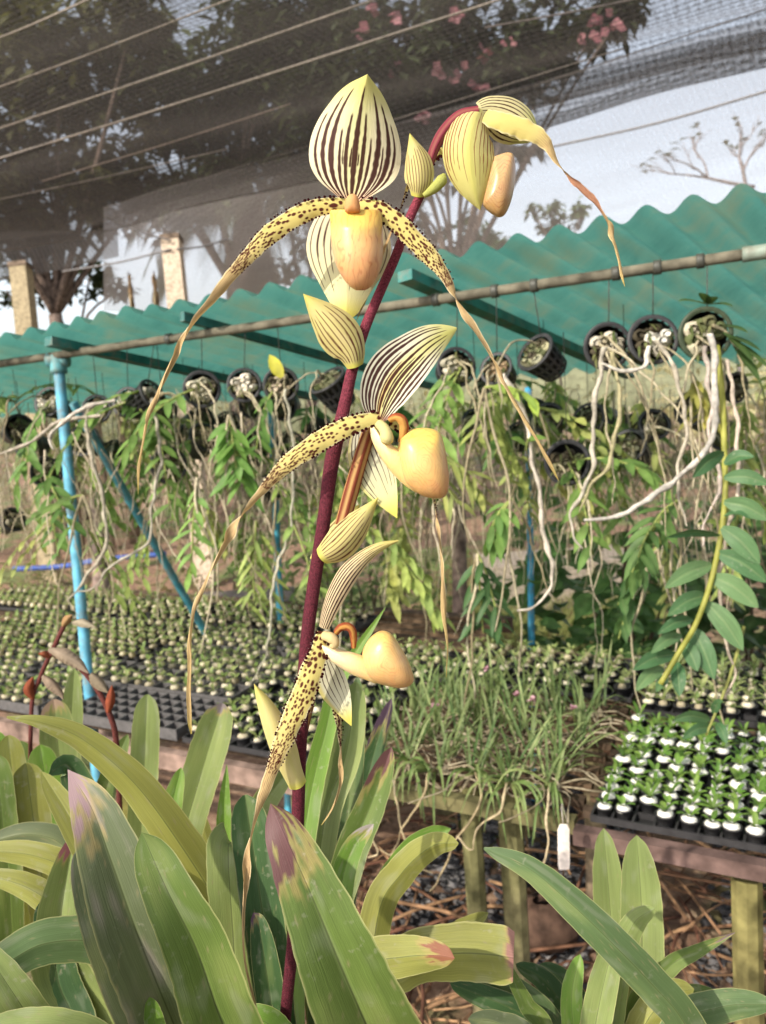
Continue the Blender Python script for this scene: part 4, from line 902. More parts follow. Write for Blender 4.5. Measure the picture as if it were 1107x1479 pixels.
LABS = {'R': ('small green seedling in a bright white plug in the right front tray', 'seedlings in the white plug tray'),
        'L': ('tiny seedling in a cream moss plug in the trays of the left bench', 'seedlings in the left trays'),
        'F': ('tiny seedling in a buff moss plug in the trays behind the grassy orchids', 'seedlings in the trays farther back')}
protos = {}
for kind in 'RLF':
    protos[kind] = []
    for k in range(7):
        a, b, c = seed_meshes(kind, k); protos[kind].append((a, b, c, []))
for p, kind in near:
    a, b, c, first = random.choice(protos[kind])
    if not first:
        t = thing('potted_seedling', LABS[kind][0], 'seedling', (0, 0, 0), LABS[kind][1])
        part('pot', a, M_PLAST, t); part('moss_plug', b, M_PLUG, t); part('seedling', c, M_FOL, t)
        t.location = p; t.rotation_euler = (0, 0, uni(0, 6.28)); first.append(t)
    else:
        dup(first[0], p, rotz=uni(0, 6.28), scale=uni(.8, 1.15))
mb = MB()
for p, kind in rest:
    a, b, c, _ = random.choice(protos[kind]); an = uni(0, 6.28); ca, sa = math.cos(an), math.sin(an); far = (p - CAM).length > 2.2
    for src in ((b, c) if far else (a, b, c)):
        o = len(mb.v)
        for vv, cc in zip(src.v, src.c): mb.add((p.x + vv[0] * ca - vv[1] * sa, p.y + vv[0] * sa + vv[1] * ca, p.z + vv[2]), cc)
        mb.f += [tuple(o + i for i in fc) for fc in src.f]
o = struct('potted_seedling', mb, M_FOL, 'stuff'); o['label'] = 'mass of farther tiny seedlings in the back trays'; o['category'] = 'seedlings'

# ------------------------------------------------------------------ grassy orchids on the middle bench
gsp = []
for i in range(6):
    for j in range(7): gsp.append((lerp(-.50, -.055, (i + .5) / 6) + uni(-.02, .02), lerp(.045, .50, (j + .5) / 7) + uni(-.02, .02)))
for q, (s, t) in enumerate(gsp):
    p = BW(s, t, BZ + .005)
    g = thing('grassy_orchid', 'tuft of narrow grass-like orchid leaves in the dense patch on the middle bench', 'orchid', p, 'grassy orchids on the middle bench')
    mb = MB()
    for k in range(random.choice((7, 9, 12))):
        az = uni(0, 6.28); el = uni(.55, 1.45); L = uni(.07, .21)
        d = V((math.cos(az) * math.cos(el), math.sin(az) * math.cos(el), math.sin(el))); b0 = p + V((uni(-.012, .012), uni(-.012, .012), uni(0, .02)))
        pts = [b0, b0 + d * L * .4, b0 + d * L * .75 - V((0, 0, L * .08)), b0 + d * L - V((0, 0, L * uni(.15, .4)))]
        cg = mix((.08, .16, .06), (.30, .36, .16), rnd())
        ribbon(mb, pts, [(0, .0034), (.3, .0055), (.7, .0045), (1, .0008)], 3, 10, fold=-.5, colf=lambda u, v, cg=cg: mix(cg, (.25, .30, .10), v * .3), world=True, face=V((0, 0, 1)) if el < 1.1 else None)
    if t < .12:
        for k in range(9):
            d = (-V2 * uni(.5, 1) + U2 * uni(-.7, .7) + V((0, 0, uni(.1, .7)))).normalized(); L = uni(.08, .17); b0 = p + V((0, 0, .012))
            pts = [b0, b0 + d * L * .35, b0 + d * L * .65 - V((0, 0, L * .15)), b0 + d * L * .85 - V((0, 0, L * uni(.4, .75)))]; cg = mix((.12, .20, .06), (.30, .36, .14), rnd())
            ribbon(mb, pts, [(0, .003), (.3, .005), (.7, .004), (1, .0008)], 3, 10, fold=-.5, colf=lambda u, v, cg=cg: cg, world=True)
    part('leaves', mb, M_FOL, g)
    mb = MB()
    for k in range(3 if t > .15 else 4):
        az = uni(0, 6.28); pts = [p + V((0, 0, .012))]
        for m_ in range(1, 5): pts.append(p + V((math.cos(az) * .035 * m_, math.sin(az) * .035 * m_, .012 + .022 * math.sin(m_ * 1.1 + az) - .003 * m_))); az += uni(-.6, .6)
        tube(mb, pts, [(0, .0019), (1, .0010)], 6, 18, mix((.24, .20, .13), (.42, .36, .26), rnd()), rough=.4)
    if t < .10:      # long roots over the front rail
        for k in range(1):
            a = p + V((0, 0, .015)); b = BW(s + uni(-.05, .05), -.02, BZ + .01); e = BW(s + uni(-.08, .08), -.045, BZ - uni(.06, .14))
            tube(mb, [a, a.lerp(b, .6) + V((0, 0, .02)), b, b.lerp(e, .5) - V2 * .012 + U2 * uni(-.02, .02), e, e + U2 * uni(-.04, .04) + V((0, 0, uni(-.03, .02)))], [(0, .0026), (1, .0016)], 7, 30, mix((.30, .24, .14), (.46, .38, .25), rnd()), rough=.5)
    part('roots', mb, M_ROOT, g)
    if q in (9, 19, 31, 38, 24):
        mb = MB(); h = p + V((uni(-.01, .01), uni(-.01, .01), uni(.07, .11)))
        for k in range(9):
            az = uni(0, 6.28); el = uni(-.3, 1.2); leaflet(mb, h, V((math.cos(az) * math.cos(el), math.sin(az) * math.cos(el), math.sin(el))), V((0, 0, 1)), .012, .009, .1, mix((.55, .26, .36), (.66, .42, .48), rnd()), .2, 4)
        tube(mb, [p, h], .0011, 5, 5, (.15, .2, .06)); part('pink_flower', mb, M_PETAL, g)
# white plant tag
mb = MB(); a, b = P(814, 1190, 1.30), P(815, 1256, 1.30); d = (b - a).normalized(); sx = d.cross(FW).normalized() * (8.5 * 1.30 / FPX)
rows = []
for k in range(9):
    v = k / 8; q = a.lerp(b, v); wv = .55 if k == 0 else (1 if k < 8 else .85)
    rows.append([mb.add(q + sx * (u * wv) - FW * (.0012 * (1 - u * u)), (.78, .70, .64)) for u in (-1, -.5, 0, .5, 1)])
mb.grid(rows); tube(mb, [a + d * .004, a - d * .03 + FW * .01, BW(-.03, -.024, BZ - .004)], .0008, 5, 10, (.5, .45, .4))
solo('plant_tag', mb, M_PLAST, 'blank white plastic plant tag hanging at the corner of the bench', 'tag', a)

# ------------------------------------------------------------------ litter below the benches
mb = MB()
for k in range(900):
    s, t = uni(-1.2, .9), uni(-.1, 2.2); p = BW(s, t, .01 + abs(random.gauss(0, .05))); az = uni(0, 3.14); L = uni(.08, .35)
    d = V((math.cos(az), math.sin(az), uni(-.2, .25))) * L / 2
    tube(mb, [p - d, p + V((uni(-.02, .02), uni(-.02, .02), uni(0, .02))), p + d], uni(.002, .006), 5, 6, mix((.10, .045, .03), (.36, .22, .12), rnd() ** 1.5))
o = struct('dry_straw', mb, M_WOOD, 'stuff'); o['label'] = 'tangle of dry reddish straw and roots under the benches'; o['category'] = 'straw'
mb = MB()
for k in range(2600):
    if rnd() < .5: s, t = uni(.1, 1.2), uni(.5, 1.8)
    else: s, t = uni(-.75, -.15), uni(.5, 1.6)
    p = BW(s, t, uni(.0, .02)); r_ = uni(.008, .022); blob(mb, p, (r_, r_ * uni(.6, 1), r_ * uni(.5, .8)), mix((.05, .05, .055), (.24, .23, .23), rnd() ** 1.6), 6, 4, .2)
o = struct('gravel', mb, M_STONE, 'stuff'); o['label'] = 'dark grey gravel under the benches'; o['category'] = 'gravel'
mb = MB(); blob(mb, G(800, 1400, .03) + V((0, .1, .06)), (.10, .08, .07), (.075, .045, .032), 16, 10, .08); solo('fallen_coconut_husk', mb, M_WOOD, 'rounded brown coconut husk lying in the straw under the middle bench', 'coconut husk', G(800, 1400, .0) + V((0, .1, 0)))

# ------------------------------------------------------------------ shelter: roof sheet, pipe, beams, posts
E0, E1, F0, F1 = P(0, 490, 2.04), P(1107, 278, 1.35), P(400, 571, 3.0), P(1307, 503, 2.35)
def RS(s, t, up=0.):
    a, b = E0.lerp(E1, s), F0.lerp(F1, s); return a.lerp(b, t) + V((0, 0, up))
LE = (E1 - E0).length
NR = (E1 - E0).cross(F0 - E0).normalized()
if NR.z < 0: NR = -NR
roof = thing('shelter_roof', 'green corrugated roof sheet sloping away behind the flowers, on painted boards', 'roof', RS(.5, .5))
mb = MB(); rows = []
NS = 900
for j in range(15):
    t = j / 14; row = []
    for i in range(NS):
        s = -.65 + 1.85 * i / (NS - 1); m_ = s * LE
        h = .0125 * math.sin(m_ / .078 * 6.2832) + .008 * mnoise.noise(V((m_ * 2, t * 3, 0)))
        h += .008 * ((m_ / .70 + .35) % 1.0); ed = -.012 * mnoise.noise(V((m_ * 3, 1, 7))) if j == 0 else 0
        row.append(mb.add(RS(s, t + ed) + NR * h, (1, 1, 1), (m_, t * 1.3)))
    rows.append(row)
mb.grid(rows); part('corrugated_sheet', mb, M_SHEET, roof)
for s, wd, c_ in ((.628, .035, (.03, .17, .15)), (.092, .03, (.02, .13, .12)), (.32, .014, (.03, .12, .11)), (1.08, .03, (.03, .17, .15))):
    mb = MB(); beam(mb, RS(s, .0) - NR * .028, RS(s, .97) - NR * .028, wd, .022, up=NR, col=c_); part('roof_board', mb, M_PAINT, roof, smooth=False)
PA, PB = P(85, 513, 2.07), P(1094, 365, 1.42)
def PIPE(k): return PA + (PB - PA) * k
def pipe_at(px):        # point of the pipe seen at picture column px
    lo, hi = -.4, 1.1
    for _ in range(40):
        m_ = (lo + hi) / 2
        if proj(PIPE(m_))[0] < px: lo = m_
        else: hi = m_
    return PIPE(lo)
hp = thing('hanging_pipe', 'long weathered grey brown pipe under the green roof from which the pots hang', 'pipe', PIPE(.5))
mb = MB(); tube(mb, [PIPE(-.35), PIPE(1.0)], .0104, 12, 60, lambda v: mix((.085, .08, .06), (.17, .15, .11), .5 + .5 * mnoise.noise(V((v * 30, 0, 0))))); part('pipe_tube', mb, M_WOOD, hp)
for px in (245, 470, 630, 715, 772, 890, 950, 1012):
    q = pipe_at(px); d = (PB - PA).normalized(); mb = MB(); tube(mb, [q - d * .007, q + d * .007], .0140, 10, 4, (.06, .06, .05)); part('wire_clamp', mb, M_PLAST, hp)
mb = MB(); tube(mb, [PIPE(.985), PIPE(1.02)], .0135, 12, 6, (.20, .24, .20)); part('end_cap', mb, M_PAINT, hp)
BLUE = (.10, .34, .48)
def bluepost(a, b, r_, label, cat='post', c0=BLUE, name='blue_post', extra=None):
    t = thing(name, label, cat, b)
    mb = MB(); tube(mb, [a, b], r_, 14, 40, lambda v: mix(c0, (.16, .34, .40), .5 * max(0, mnoise.noise(V((v * 18, r_ * 99, 0))))), cap=True); part('pole', mb, M_PAINT, t)
    if extra: extra(t)
    return t
top = P(84, 520, 2.085); bot = P(133, 1040, 2.09); bot = top + (bot - top) * ((top.z) / (top.z - bot.z))
def _ex(t):
    mb = MB(); tube(mb, [top + (top - bot).normalized() * .012, top - (top - bot).normalized() * .035], .021, 14, 6, (.10, .30, .33)); tube(mb, [top - RT * .028, top + RT * .028], .019, 12, 6, (.10, .30, .33)); part('elbow_joint', mb, M_PAINT, t)
    q = top.lerp(bot, .56); mb = MB(); tube(mb, [q - RT * .0, q + RT * .03], .013, 12, 6, BLUE); part('side_stub', mb, M_PAINT, t)
bluepost(top, bot, .0140, 'upright light blue pipe post at the left, carrying the roof pipe', extra=_ex)
bluepost(P(106, 582, 2.13), P(318, 950, 2.66), .012, 'slanting blue pipe brace behind the left blue post', 'brace', (.06, .24, .30), 'blue_brace')
def vpost(px, py, px2, py2, d, r_, label, c0=BLUE):
    a, b = P(px, py, d), P(px2, py2, d); e = a + (b - a) * (a.z / (a.z - b.z)); bluepost(a, e, r_, label, c0=c0)
vpost(391, 560, 405, 890, 2.75, .0125, 'thin blue pipe post in the middle, half hidden by leaves', (.05, .32, .45))
vpost(763, 560, 768, 930, 2.9, .0115, 'thin blue pipe post right of the middle, behind the bench', (.03, .28, .48))
mb = MB(); tube(mb, [P(20, 822, 3.9), P(90, 818, 3.9), P(150, 808, 3.8), P(240, 800, 3.8)], .013, 8, 20, (.04, .09, .34)); solo('blue_hose', mb, M_PAINT, 'bright blue hose lying far behind the left blue post', 'hose', P(120, 815, 3.9))

# ------------------------------------------------------------------ hanging pots, roots, canes
def wander(a, L, bend=.25, n=7, out=None, up=0.):
    pts = [V(a)]; d = (out or V((uni(-.5, .5), uni(-.6, .1), -1))).normalized(); st = L / n
    for k in range(n):
        d = (d + V((uni(-bend, bend), uni(-bend, bend), -.35 + up))).normalized(); pts.append(pts[-1] + d * st)
    return pts
def rootcol(): return mix((.20, .17, .10), (.42, .37, .26), rnd())
def canepts(a, L, dirv, sag=.5, n=6):
    pts = [V(a)]; d = V(dirv).normalized()
    for k in range(n): d = (d + V((uni(-.12, .12), uni(-.12, .12), -sag * .4))).normalized(); pts.append(pts[-1] + d * L / n)
    return pts
def cane(mb_s, mb_l, pts, n, LL, LW, g, droop=.35, rad=.003, start=.12, scol=(.22, .26, .08)):
    c_ = tube(mb_s, pts, [(0, rad), (1, rad * .6)], 6, 26, scol); T = tangents(c_)
    for k in range(n):
        v = start + (1 - start) * (k + .5) / n; i = int(v * 25); sd_ = V((0, 0, 1)).cross(T[i])
        if sd_.length < .2: sd_ = RT.copy()
        sd_.normalize(); s = 1 if k % 2 else -1
        d = sd_ * s * uni(.7, 1) + T[i] * uni(.35, .8) + V((uni(-.3, .3), uni(-.4, .2), uni(-.3, .2)))
        leaflet(mb_l, c_[i], d, (V((0, 0, 1)) * .7 - FW * .6 + V((uni(-.3, .3), 0, 0))), LL * uni(.75, 1.15), LW * uni(.8, 1.15), droop * uni(.4, 1.3), mix(g, (g[0] * 1.9, g[1] * 1.6, g[2] * 1.3), rnd() * .6), .25)
POTS = []
def hpot(px, py, rpx, d, label, ax, roots=6, rl=.3, group=None, wire=True, fill=(.62, .58, .50), leaves=0, col=(.03, .03, .032), moss=.2, solid=False):
    c = P(px, py, d); R_ = rpx * d / FPX
    A_ = (-FW * ax[2] + RT * ax[0] + UP * ax[1]).normalized(); X = A_.cross(UP).normalized(); Y = X.cross(A_)
    t = thing('hanging_pot', label, 'hanging pot', c, group)
    H = R_ * 1.55
    def ring(rr, off): return [c + A_ * off + X * (math.cos(k / 28 * 6.2832) * rr) + Y * (math.sin(k / 28 * 6.2832) * rr) for k in range(28)]
    mb = MB(); rows = []
    for rr, off in ((R_ * .86, -.02 * R_), (R_ * .94, .0), (R_ * 1.04, 0.02 * R_), (R_ * 1.06, -.06 * R_), (R_ * 1.0, -.16 * R_), (R_ * .94, -.16 * R_)): rows.append([mb.add(q, col) for q in ring(rr, off)])
    mb.grid(rows, True); part('rim', mb, M_PLAST, t)
    mb = MB()
    if solid:
        rows = [[mb.add(q, col) for q in ring(rr, off)] for rr, off in ((R_ * .96, -.1 * R_), (R_ * .72, -H), (R_ * .02, -H))]; mb.grid(rows, True)
    else:
        for k in range(18):
            a = k / 18 * 6.2832; d0 = X * math.cos(a) + Y * math.sin(a); beam(mb, c + d0 * R_ * .97 - A_ * .1 * R_, c + d0 * R_ * .70 - A_ * H, R_ * .13, R_ * .06, up=d0, col=col)
        for off in (.42, .75, 1.0):
            rr = R_ * (.97 - .27 * off); rows = []
            for q in ((rr * .97, off - .05), (rr * 1.03, off - .05), (rr * 1.03, off + .05), (rr * .97, off + .05)): rows.append([mb.add(z, col) for z in ring(q[0], -q[1] * H)])
            mb.grid(rows + [rows[0]], True)
        rows = [[mb.add(z, (.012, .011, .01)) for z in ring(rr, -off * H)] for rr, off in ((R_ * .86, .1), (R_ * .60, .98), (.0005, .98))]; mb.grid(rows, True)
    part('basket', mb, M_PLAST, t, smooth=solid)
    mb = MB()
    for k in range(11):
        a = k * 2.4; rr = R_ * .60 * math.sqrt((k + .3) / 11); r2 = R_ * uni(.24, .42)
        cc = mix(fill, (.10, .12, .05), rnd() * moss * 2) if rnd() < .75 else (.07, .06, .04)
        blob(mb, c + X * math.cos(a) * rr + Y * math.sin(a) * rr - A_ * (.12 * R_), (r2, r2 * uni(.6, 1.), r2 * uni(.5, .9)), mix(cc, (cc[0] * .75, cc[1] * .70, cc[2] * .6), rnd()), 9, 6, .16, (X, Y, A_))
    part('potting_chunks', mb, M_STONE, t)
    mb = MB()
    for k in range(14):      # moss and root ends over the rim
        a = uni(0, 6.28); q = c + X * math.cos(a) * R_ * uni(.3, .9) + Y * math.sin(a) * R_ * uni(.3, .9)
        leaflet(mb, q, A_ + V((uni(-1, 1), uni(-.5, .5), uni(-1.2, .4))), UP, R_ * uni(.3, .7), R_ * .12, .5, mix((.07, .10, .03), (.20, .20, .08), rnd()), .2, 4)
    part('moss', mb, M_FOL, t, kind='stuff')
    for k in range(max(1, roots // 2)):
        mb = MB(); a = uni(0, 6.28); st = c + X * math.cos(a) * R_ * .4 + Y * math.sin(a) * R_ * .4
        tube(mb, wander(st, rl * uni(.5, 1.3), .28, 8, A_ * 1.1 + V((uni(-.5, .5), 0, uni(-.4, .2)))), [(0, uni(.0018, .0034)), (.8, .0016), (1, .0008)], 7, 44, rootcol(), rough=.5); part('aerial_root', mb, M_ROOT, t)
    if wire:
        tp = pipe_at(proj(c)[0] + uni(-6, 4)); mb = MB()
        tube(mb, [tp, c + Y * R_ * 1.0], .0011, 5, 4, (.05, .05, .045)); part('hanger_wire', mb, M_PLAST, t)
    if leaves:
        ms, ml = MB(), MB(); g = mix((.06, .15, .035), (.13, .23, .06), rnd())
        for k in range(leaves): cane(ms, ml, canepts(c + X * uni(-.4, .4) * R_, uni(.16, .34), V((uni(-.8, .8), -.3, uni(-.8, .3))), .55), random.choice((9, 11, 13)), .062, .019, g)
        part('cane', ms, M_ROOT, t); part('leaves', ml, M_FOL, t)
    POTS.append(t); return t, c, R_, A_, X, Y
def dpipe(px): return proj(pipe_at(px))[2]
hpot(1020, 482, 37, dpipe(1015) + .0, 'mossy green hanging pot with a dark star of leaves on top', (-.1, -.15, 1), 7, .34, moss=.9, col=(.04, .055, .03), fill=(.60, .56, .44))
hpot(944, 490, 35, dpipe(944) + .02, 'black hanging pot full of white chunks, second from the right on the pipe', (-.1, .05, 1), 6, .32, fill=(.72, .70, .64), moss=.05)
hpot(878, 500, 33, dpipe(880) + .02, 'black hanging pot of pale chunks, third from the right on the pipe', (-.05, -.2, 1), 9, .42, fill=(.60, .55, .45))
hpot(772, 508, 30, dpipe(780) + .02, 'tilted black slotted basket hanging with its open mouth turned left', (-.75, .45, .55), 3, .2, fill=(.45, .44, .30), moss=.5)
hpot(716, 532, 24, dpipe(716) + .05, 'dark hanging pot with a dry tan root ball, left of the tilted slotted basket', (-.5, .2, .8), 8, .14, fill=(.35, .25, .16))
hpot(660, 530, 28, dpipe(660) + .06, 'black hanging pot right behind the striped middle flower', (.2, 0, 1), 6, .3, fill=(.60, .57, .48), leaves=2)
hpot(472, 548, 29, dpipe(470) + .06, 'tilted black slotted basket hanging just left of the maroon flower stalk', (-.5, .7, .5), 4, .2, fill=(.3, .3, .2), moss=.6)
hpot(406, 556, 25, dpipe(400) + .06, 'black hanging pot with a pale chunk and a yellow leaf above it', (.1, -.1, 1), 5, .3, fill=(.55, .46, .36), leaves=1)
hpot(353, 556, 24, dpipe(350) + .05, 'black hanging pot with one big white chunk, under the long twisted petal', (.1, 0, 1), 4, .3, fill=(.72, .66, .56), moss=.1)
hpot(292, 562, 26, dpipe(290) + .05, 'round black hanging pot with separate white chunks, seen mouth on at the left', (.25, -.05, 1), 4, .3, fill=(.66, .64, .54), moss=.3, leaves=1)
hpot(222, 570, 24, dpipe(220) + .06, 'black hanging pot turned away, right of the left blue post', (.8, .4, .4), 4, .25, leaves=2)
hpot(182, 580, 22, dpipe(180) + .06, 'dark hanging pot overgrown with thin canes, beside the left blue post', (-.3, .2, .9), 5, .3, leaves=2)
hpot(140, 590, 20, dpipe(140) + .07, 'small dark hanging pot close to the left blue post', (.2, .1, 1), 4, .25)
hpot(70, 580, 22, dpipe(70) + .06, 'dark hanging pot at the left edge, left of the blue post', (-.2, .2, .9), 5, .3, leaves=2)
# yellow leaf, dark star plant
t1 = POTS[0]; c = P(1022, 445, dpipe(1015) - .01)
ms = MB()
for (bx, by), (ex, ey) in [((1020, 440), (983, 426)), ((1022, 440), (1056, 436)), ((1020, 438), (1014, 418)), ((1024, 440), (1032, 424)), ((1045, 470), (1078, 474)), ((1050, 485), (1096, 498)), ((1055, 490), (1110, 522)), ((1060, 500), (1096, 540)), ((1045, 480), (1085, 512))]:
    a, b = P(bx, by, 1.40), P(ex, ey, 1.36); leaflet(ms, a, b - a, UP - FW * .5, (b - a).length * 1.1, .020, .15, mix((.025, .065, .02), (.06, .12, .03), rnd()), .25, 6)
part('leaves', ms, M_FOL, t1)
ms = MB(); leaflet(ms, P(408, 545, 1.8), UP * .8 - RT * .5, -FW, .055, .03, -.1, (.50, .46, .05), .2, 6); part('yellow_leaf', ms, M_FOL, POTS[7])
# specific big pale roots
def broot(t, px, rad, colr, d=1.38):
    mb = MB(); rad *= .80; ph = uni(0, 9); tube(mb, [P(x + uni(-5, 5), y, d if len(q_) == 0 else q_[0]) for (x, y, *q_) in px], [(0, rad * 1.05), (.7, rad), (1, rad * .45)], 9, 90, lambda v: mix(colr, tuple(x * .5 for x in colr), .5 + .7 * mnoise.noise(V((v * 14, ph, 0)))), rough=.55); part('aerial_root', mb, M_ROOT, t)
WH = (.50, .47, .42)
broot(t1, [(1026, 482), (1032, 515), (1036, 560), (1032, 610), (1016, 650), (980, 690), (935, 722), (890, 745), (840, 752)], .0064, WH, 1.33)
broot(POTS[2], [(876, 502), (865, 540), (863, 590), (861, 650), (858, 690), (838, 720), (826, 745), (832, 775), (845, 792)], .0050, (.46, .42, .34), 1.36)
broot(POTS[2], [(890, 508), (893, 560), (891, 620), (876, 670), (850, 705), (838, 740)], .0046, (.42, .38, .22), 1.36)
broot(POTS[1], [(946, 492), (968, 530), (985, 580), (990, 640), (980, 690), (988, 730), (1000, 760)], .0042, (.48, .43, .34), 1.36)
broot(POTS[1], [(940, 500), (930, 528), (900, 536), (870, 525)], .0042, (.62, .58, .5), 1.33)
broot(t1, [(1020, 500), (1024, 580), (1028, 640), (1040, 700), (1030, 740), (1012, 790)], .0046, (.56, .48, .42), 1.36)
broot(t1, [(1052, 520, 1.36), (1064, 620, 1.33), (1062, 720, 1.31), (1048, 790, 1.3), (1040, 860, 1.3), (1044, 920, 1.3), (1056, 970, 1.3), (1052, 1010, 1.3)], .0040, (.50, .42, .34), 1.3)
broot(POTS[4], [(722, 540), (748, 575), (764, 620), (770, 660), (774, 700), (780, 740), (792, 785), (797, 835), (788, 862), (766, 878), (746, 882)], .0056, (.56, .50, .42), 1.6)
broot(POTS[11], [(170, 578), (130, 588), (95, 605), (78, 630), (76, 650)], .0056, (.62, .56, .48), 1.85)
broot(POTS[11], [(128, 600), (136, 660), (140, 700), (155, 745), (150, 790), (125, 840), (100, 870)], .0056, (.40, .36, .28), 1.85)
broot(POTS[10], [(224, 575), (230, 660), (224, 725), (218, 780), (195, 800), (160, 820), (135, 850), (110, 855)], .0046, (.46, .42, .34), 1.9)
broot(POTS[12], [(150, 600), (80, 610), (40, 640), (-10, 660)], .0052, (.48, .42, .34), 1.9)
broot(POTS[8], [(410, 562), (424, 660), (418, 760), (400, 830), (392, 900), (380, 950), (370, 985)], .0040, (.46, .44, .34), 1.8)

# lower tiers of pots farther back
random.seed(5)
LOW = [(690, 610, 22, 2.1), (752, 628, 20, 2.2), (790, 602, 24, 2.1), (850, 604, 24, 2.05), (946, 612, 23, 1.95), (1002, 588, 28, 1.95), (820, 668, 32, 1.75), (905, 645, 28, 1.95), (700, 555, 16, 2.5), (245, 672, 26, 2.1), (68, 682, 22, 2.2), (30, 620, 22, 2.4), (275, 630, 20, 2.4), (330, 610, 18, 2.5), (420, 640, 20, 2.5), (160, 650, 18, 2.5), (110, 640, 18, 2.6), (560, 600, 18, 2.5), (1065, 560, 22, 2.2), (640, 650, 18, 2.5), (380, 700, 18, 2.5), (20, 750, 18, 2.7)]
LWORD = ['above the mossy post, near the hanging striped tail', 'below the tilted slotted basket', 'under the tilted slotted basket, darkest of the lower row', 'with bristly moss, left of the round mouth', 'showing its round black mouth, below the white chunk pot', 'half hidden behind the long white root', 'with a pale chunk in its tilted mouth, lowest on the right', 'among the crossing roots on the right', 'small and far, left of the dry root ball', 'with white chunks, lower left of the long twisted petal', 'lying tilted left of the blue post', 'at the left edge in the second row', 'behind the tail of the left petal', 'below the big white chunk pot', 'left of the maroon stalk, second row', 'right beside the blue post, second row', 'left of the slanting brace', 'behind the striped sepal of the middle flower', 'at the right edge behind the star leaves', 'just behind the yellow pouch', 'beside the middle blue post', 'lowest at the left edge']
for (px, py, r_, d), wd in zip(LOW, LWORD):
    hpot(px, py, r_, d, 'dark hanging pot ' + wd, (uni(-.7, .7), uni(-.2, .5), uni(.4, 1)), random.choice((3, 4, 5)), uni(.2, .45), wire=False, fill=mix((.5, .46, .38), (.2, .17, .12), rnd()), leaves=random.choice((0, 1, 2)), solid=rnd() < .5, moss=.5)
    t = POTS[-1]; c = t.location; tp = RS(0, 0); mb = MB()
    hgt = 1.60 + .1 * rnd(); tube(mb, [c + V((0, 0, r_ * d / FPX)), V((c.x, c.y, hgt))], .001, 5, 4, (.06, .06, .05)); part('hanger_wire', mb, M_PLAST, t)

for k in range(18):
    px, py, d = uni(-20, 1110), uni(572, 660), uni(2.2, 2.9)
    if 640 < px < 920: py = min(py, 615)
    hpot(px, py, uni(17, 24), d, 'small dark hanging pot in the shaded rows behind the front pots', (uni(-.7, .7), uni(-.2, .5), uni(.3, 1)), 3, uni(.2, .4), group='dark pots in the shaded back rows', wire=False, fill=(.22, .19, .13), leaves=random.choice((0, 1, 1)), solid=True, moss=.5)
    t = POTS[-1]; c = t.location; mb = MB(); tube(mb, [c + V((0, 0, .04)), V((c.x, c.y, 1.62))], .001, 5, 4, (.06, .06, .05)); part('hanger_wire', mb, M_PLAST, t)
# leafy canes that hang in the middle distance
random.seed(9)
def hcane(px, py, d, L, dirv, n, LL, LW, g, label, group=None, k=1, roots=2, sag=.5):
    c = P(px, py, d); t = thing('hanging_orchid', label, 'orchid', c, group); ms, ml = MB(), MB()
    for q in range(k): cane(ms, ml, canepts(c, L * uni(.75, 1.15), V(dirv) + V((uni(-.25, .25), uni(-.25, .25), uni(-.2, .2))) * (1 if k > 1 else .3), sag), n, LL, LW, g)
    part('cane', ms, M_ROOT, t); part('leaves', ml, M_FOL, t)
    for q in range(roots):
        mb = MB(); tube(mb, wander(c, uni(.2, .5), .3, 8), [(0, .0034), (1, .0016)], 6, 30, rootcol()); part('aerial_root', mb, M_ROOT, t)
    return t
hcane(330, 600, 1.75, .16, (.3, -.2, -1), 12, .065, .019, (.11, .24, .05), 'leafy cane with bright green hanging leaves left of the stalk, below the white chunk pot', k=2)
hcane(285, 690, 1.75, .20, (-.1, -.2, -1), 14, .05, .014, (.14, .27, .07), 'slender cane with two neat rows of pale green leaves, left of the lower striped petal')
hcane(120, 715, 1.9, .16, (-1, -.1, -.1), 12, .04, .018, (.14, .24, .08), 'cane of rounded pale leaves reaching left across the blue post', sag=.2)
hcane(700, 560, 1.6, .14, (.5, -.2, .1), 7, .06, .02, (.20, .30, .06), 'short cane with yellowish green leaves between the two slotted baskets', sag=.4)
hcane(740, 720, 1.6, .14, (-.7, -.1, -.3), 10, .055, .018, (.11, .22, .06), 'leafy cane with drooping leaves right of the yellow pouch', k=2, sag=.6)
hcane(760, 650, 1.6, .03, (.2, -.1, .8), 2, .045, .018, (.13, .25, .06), 'single upright green leaf pair beside the tail of the striped petal', roots=0)
hcane(985, 720, 1.55, .2, (-.9, -.1, -.3), 12, .06, .016, (.08, .17, .05), 'dark leaved cane below the big white root', k=2, sag=.5)
hcane(950, 790, 1.7, .2, (-.8, -.1, -.6), 11, .05, .02, (.05, .12, .04), 'dark green cane hanging over the bush on the right', k=2)
hcane(1000, 540, 1.6, .12, (.4, -.1, -1), 12, .05, .012, (.30, .30, .08), 'yellowing cane with thin leaves behind the long white root', k=3)
hcane(690, 800, 1.7, .16, (.1, -.1, -.9), 12, .06, .016, (.04, .11, .04), 'dark green cane with narrow leaves hanging right of the maroon stalk', k=2)
NAMES = []
for k in range(58):
    px = uni(-20, 1110); py = uni(560, 780); d = uni(1.9, 3.0)
    if 640 < px < 930 and py > 640: py -= 120
    g = mix((.13, .25, .06), (.38, .42, .15), rnd())
    hcane(px, py, d, uni(.18, .34), (uni(-.8, .8), uni(-.3, .1), uni(-1, .2)), random.choice((10, 12, 14)), uni(.035, .07), uni(.011, .022), g,
          'leafy orchid cane in the tangle hanging behind the first row of pots', 'orchid canes in the hanging tangle', k=random.choice((2, 3)), roots=1)
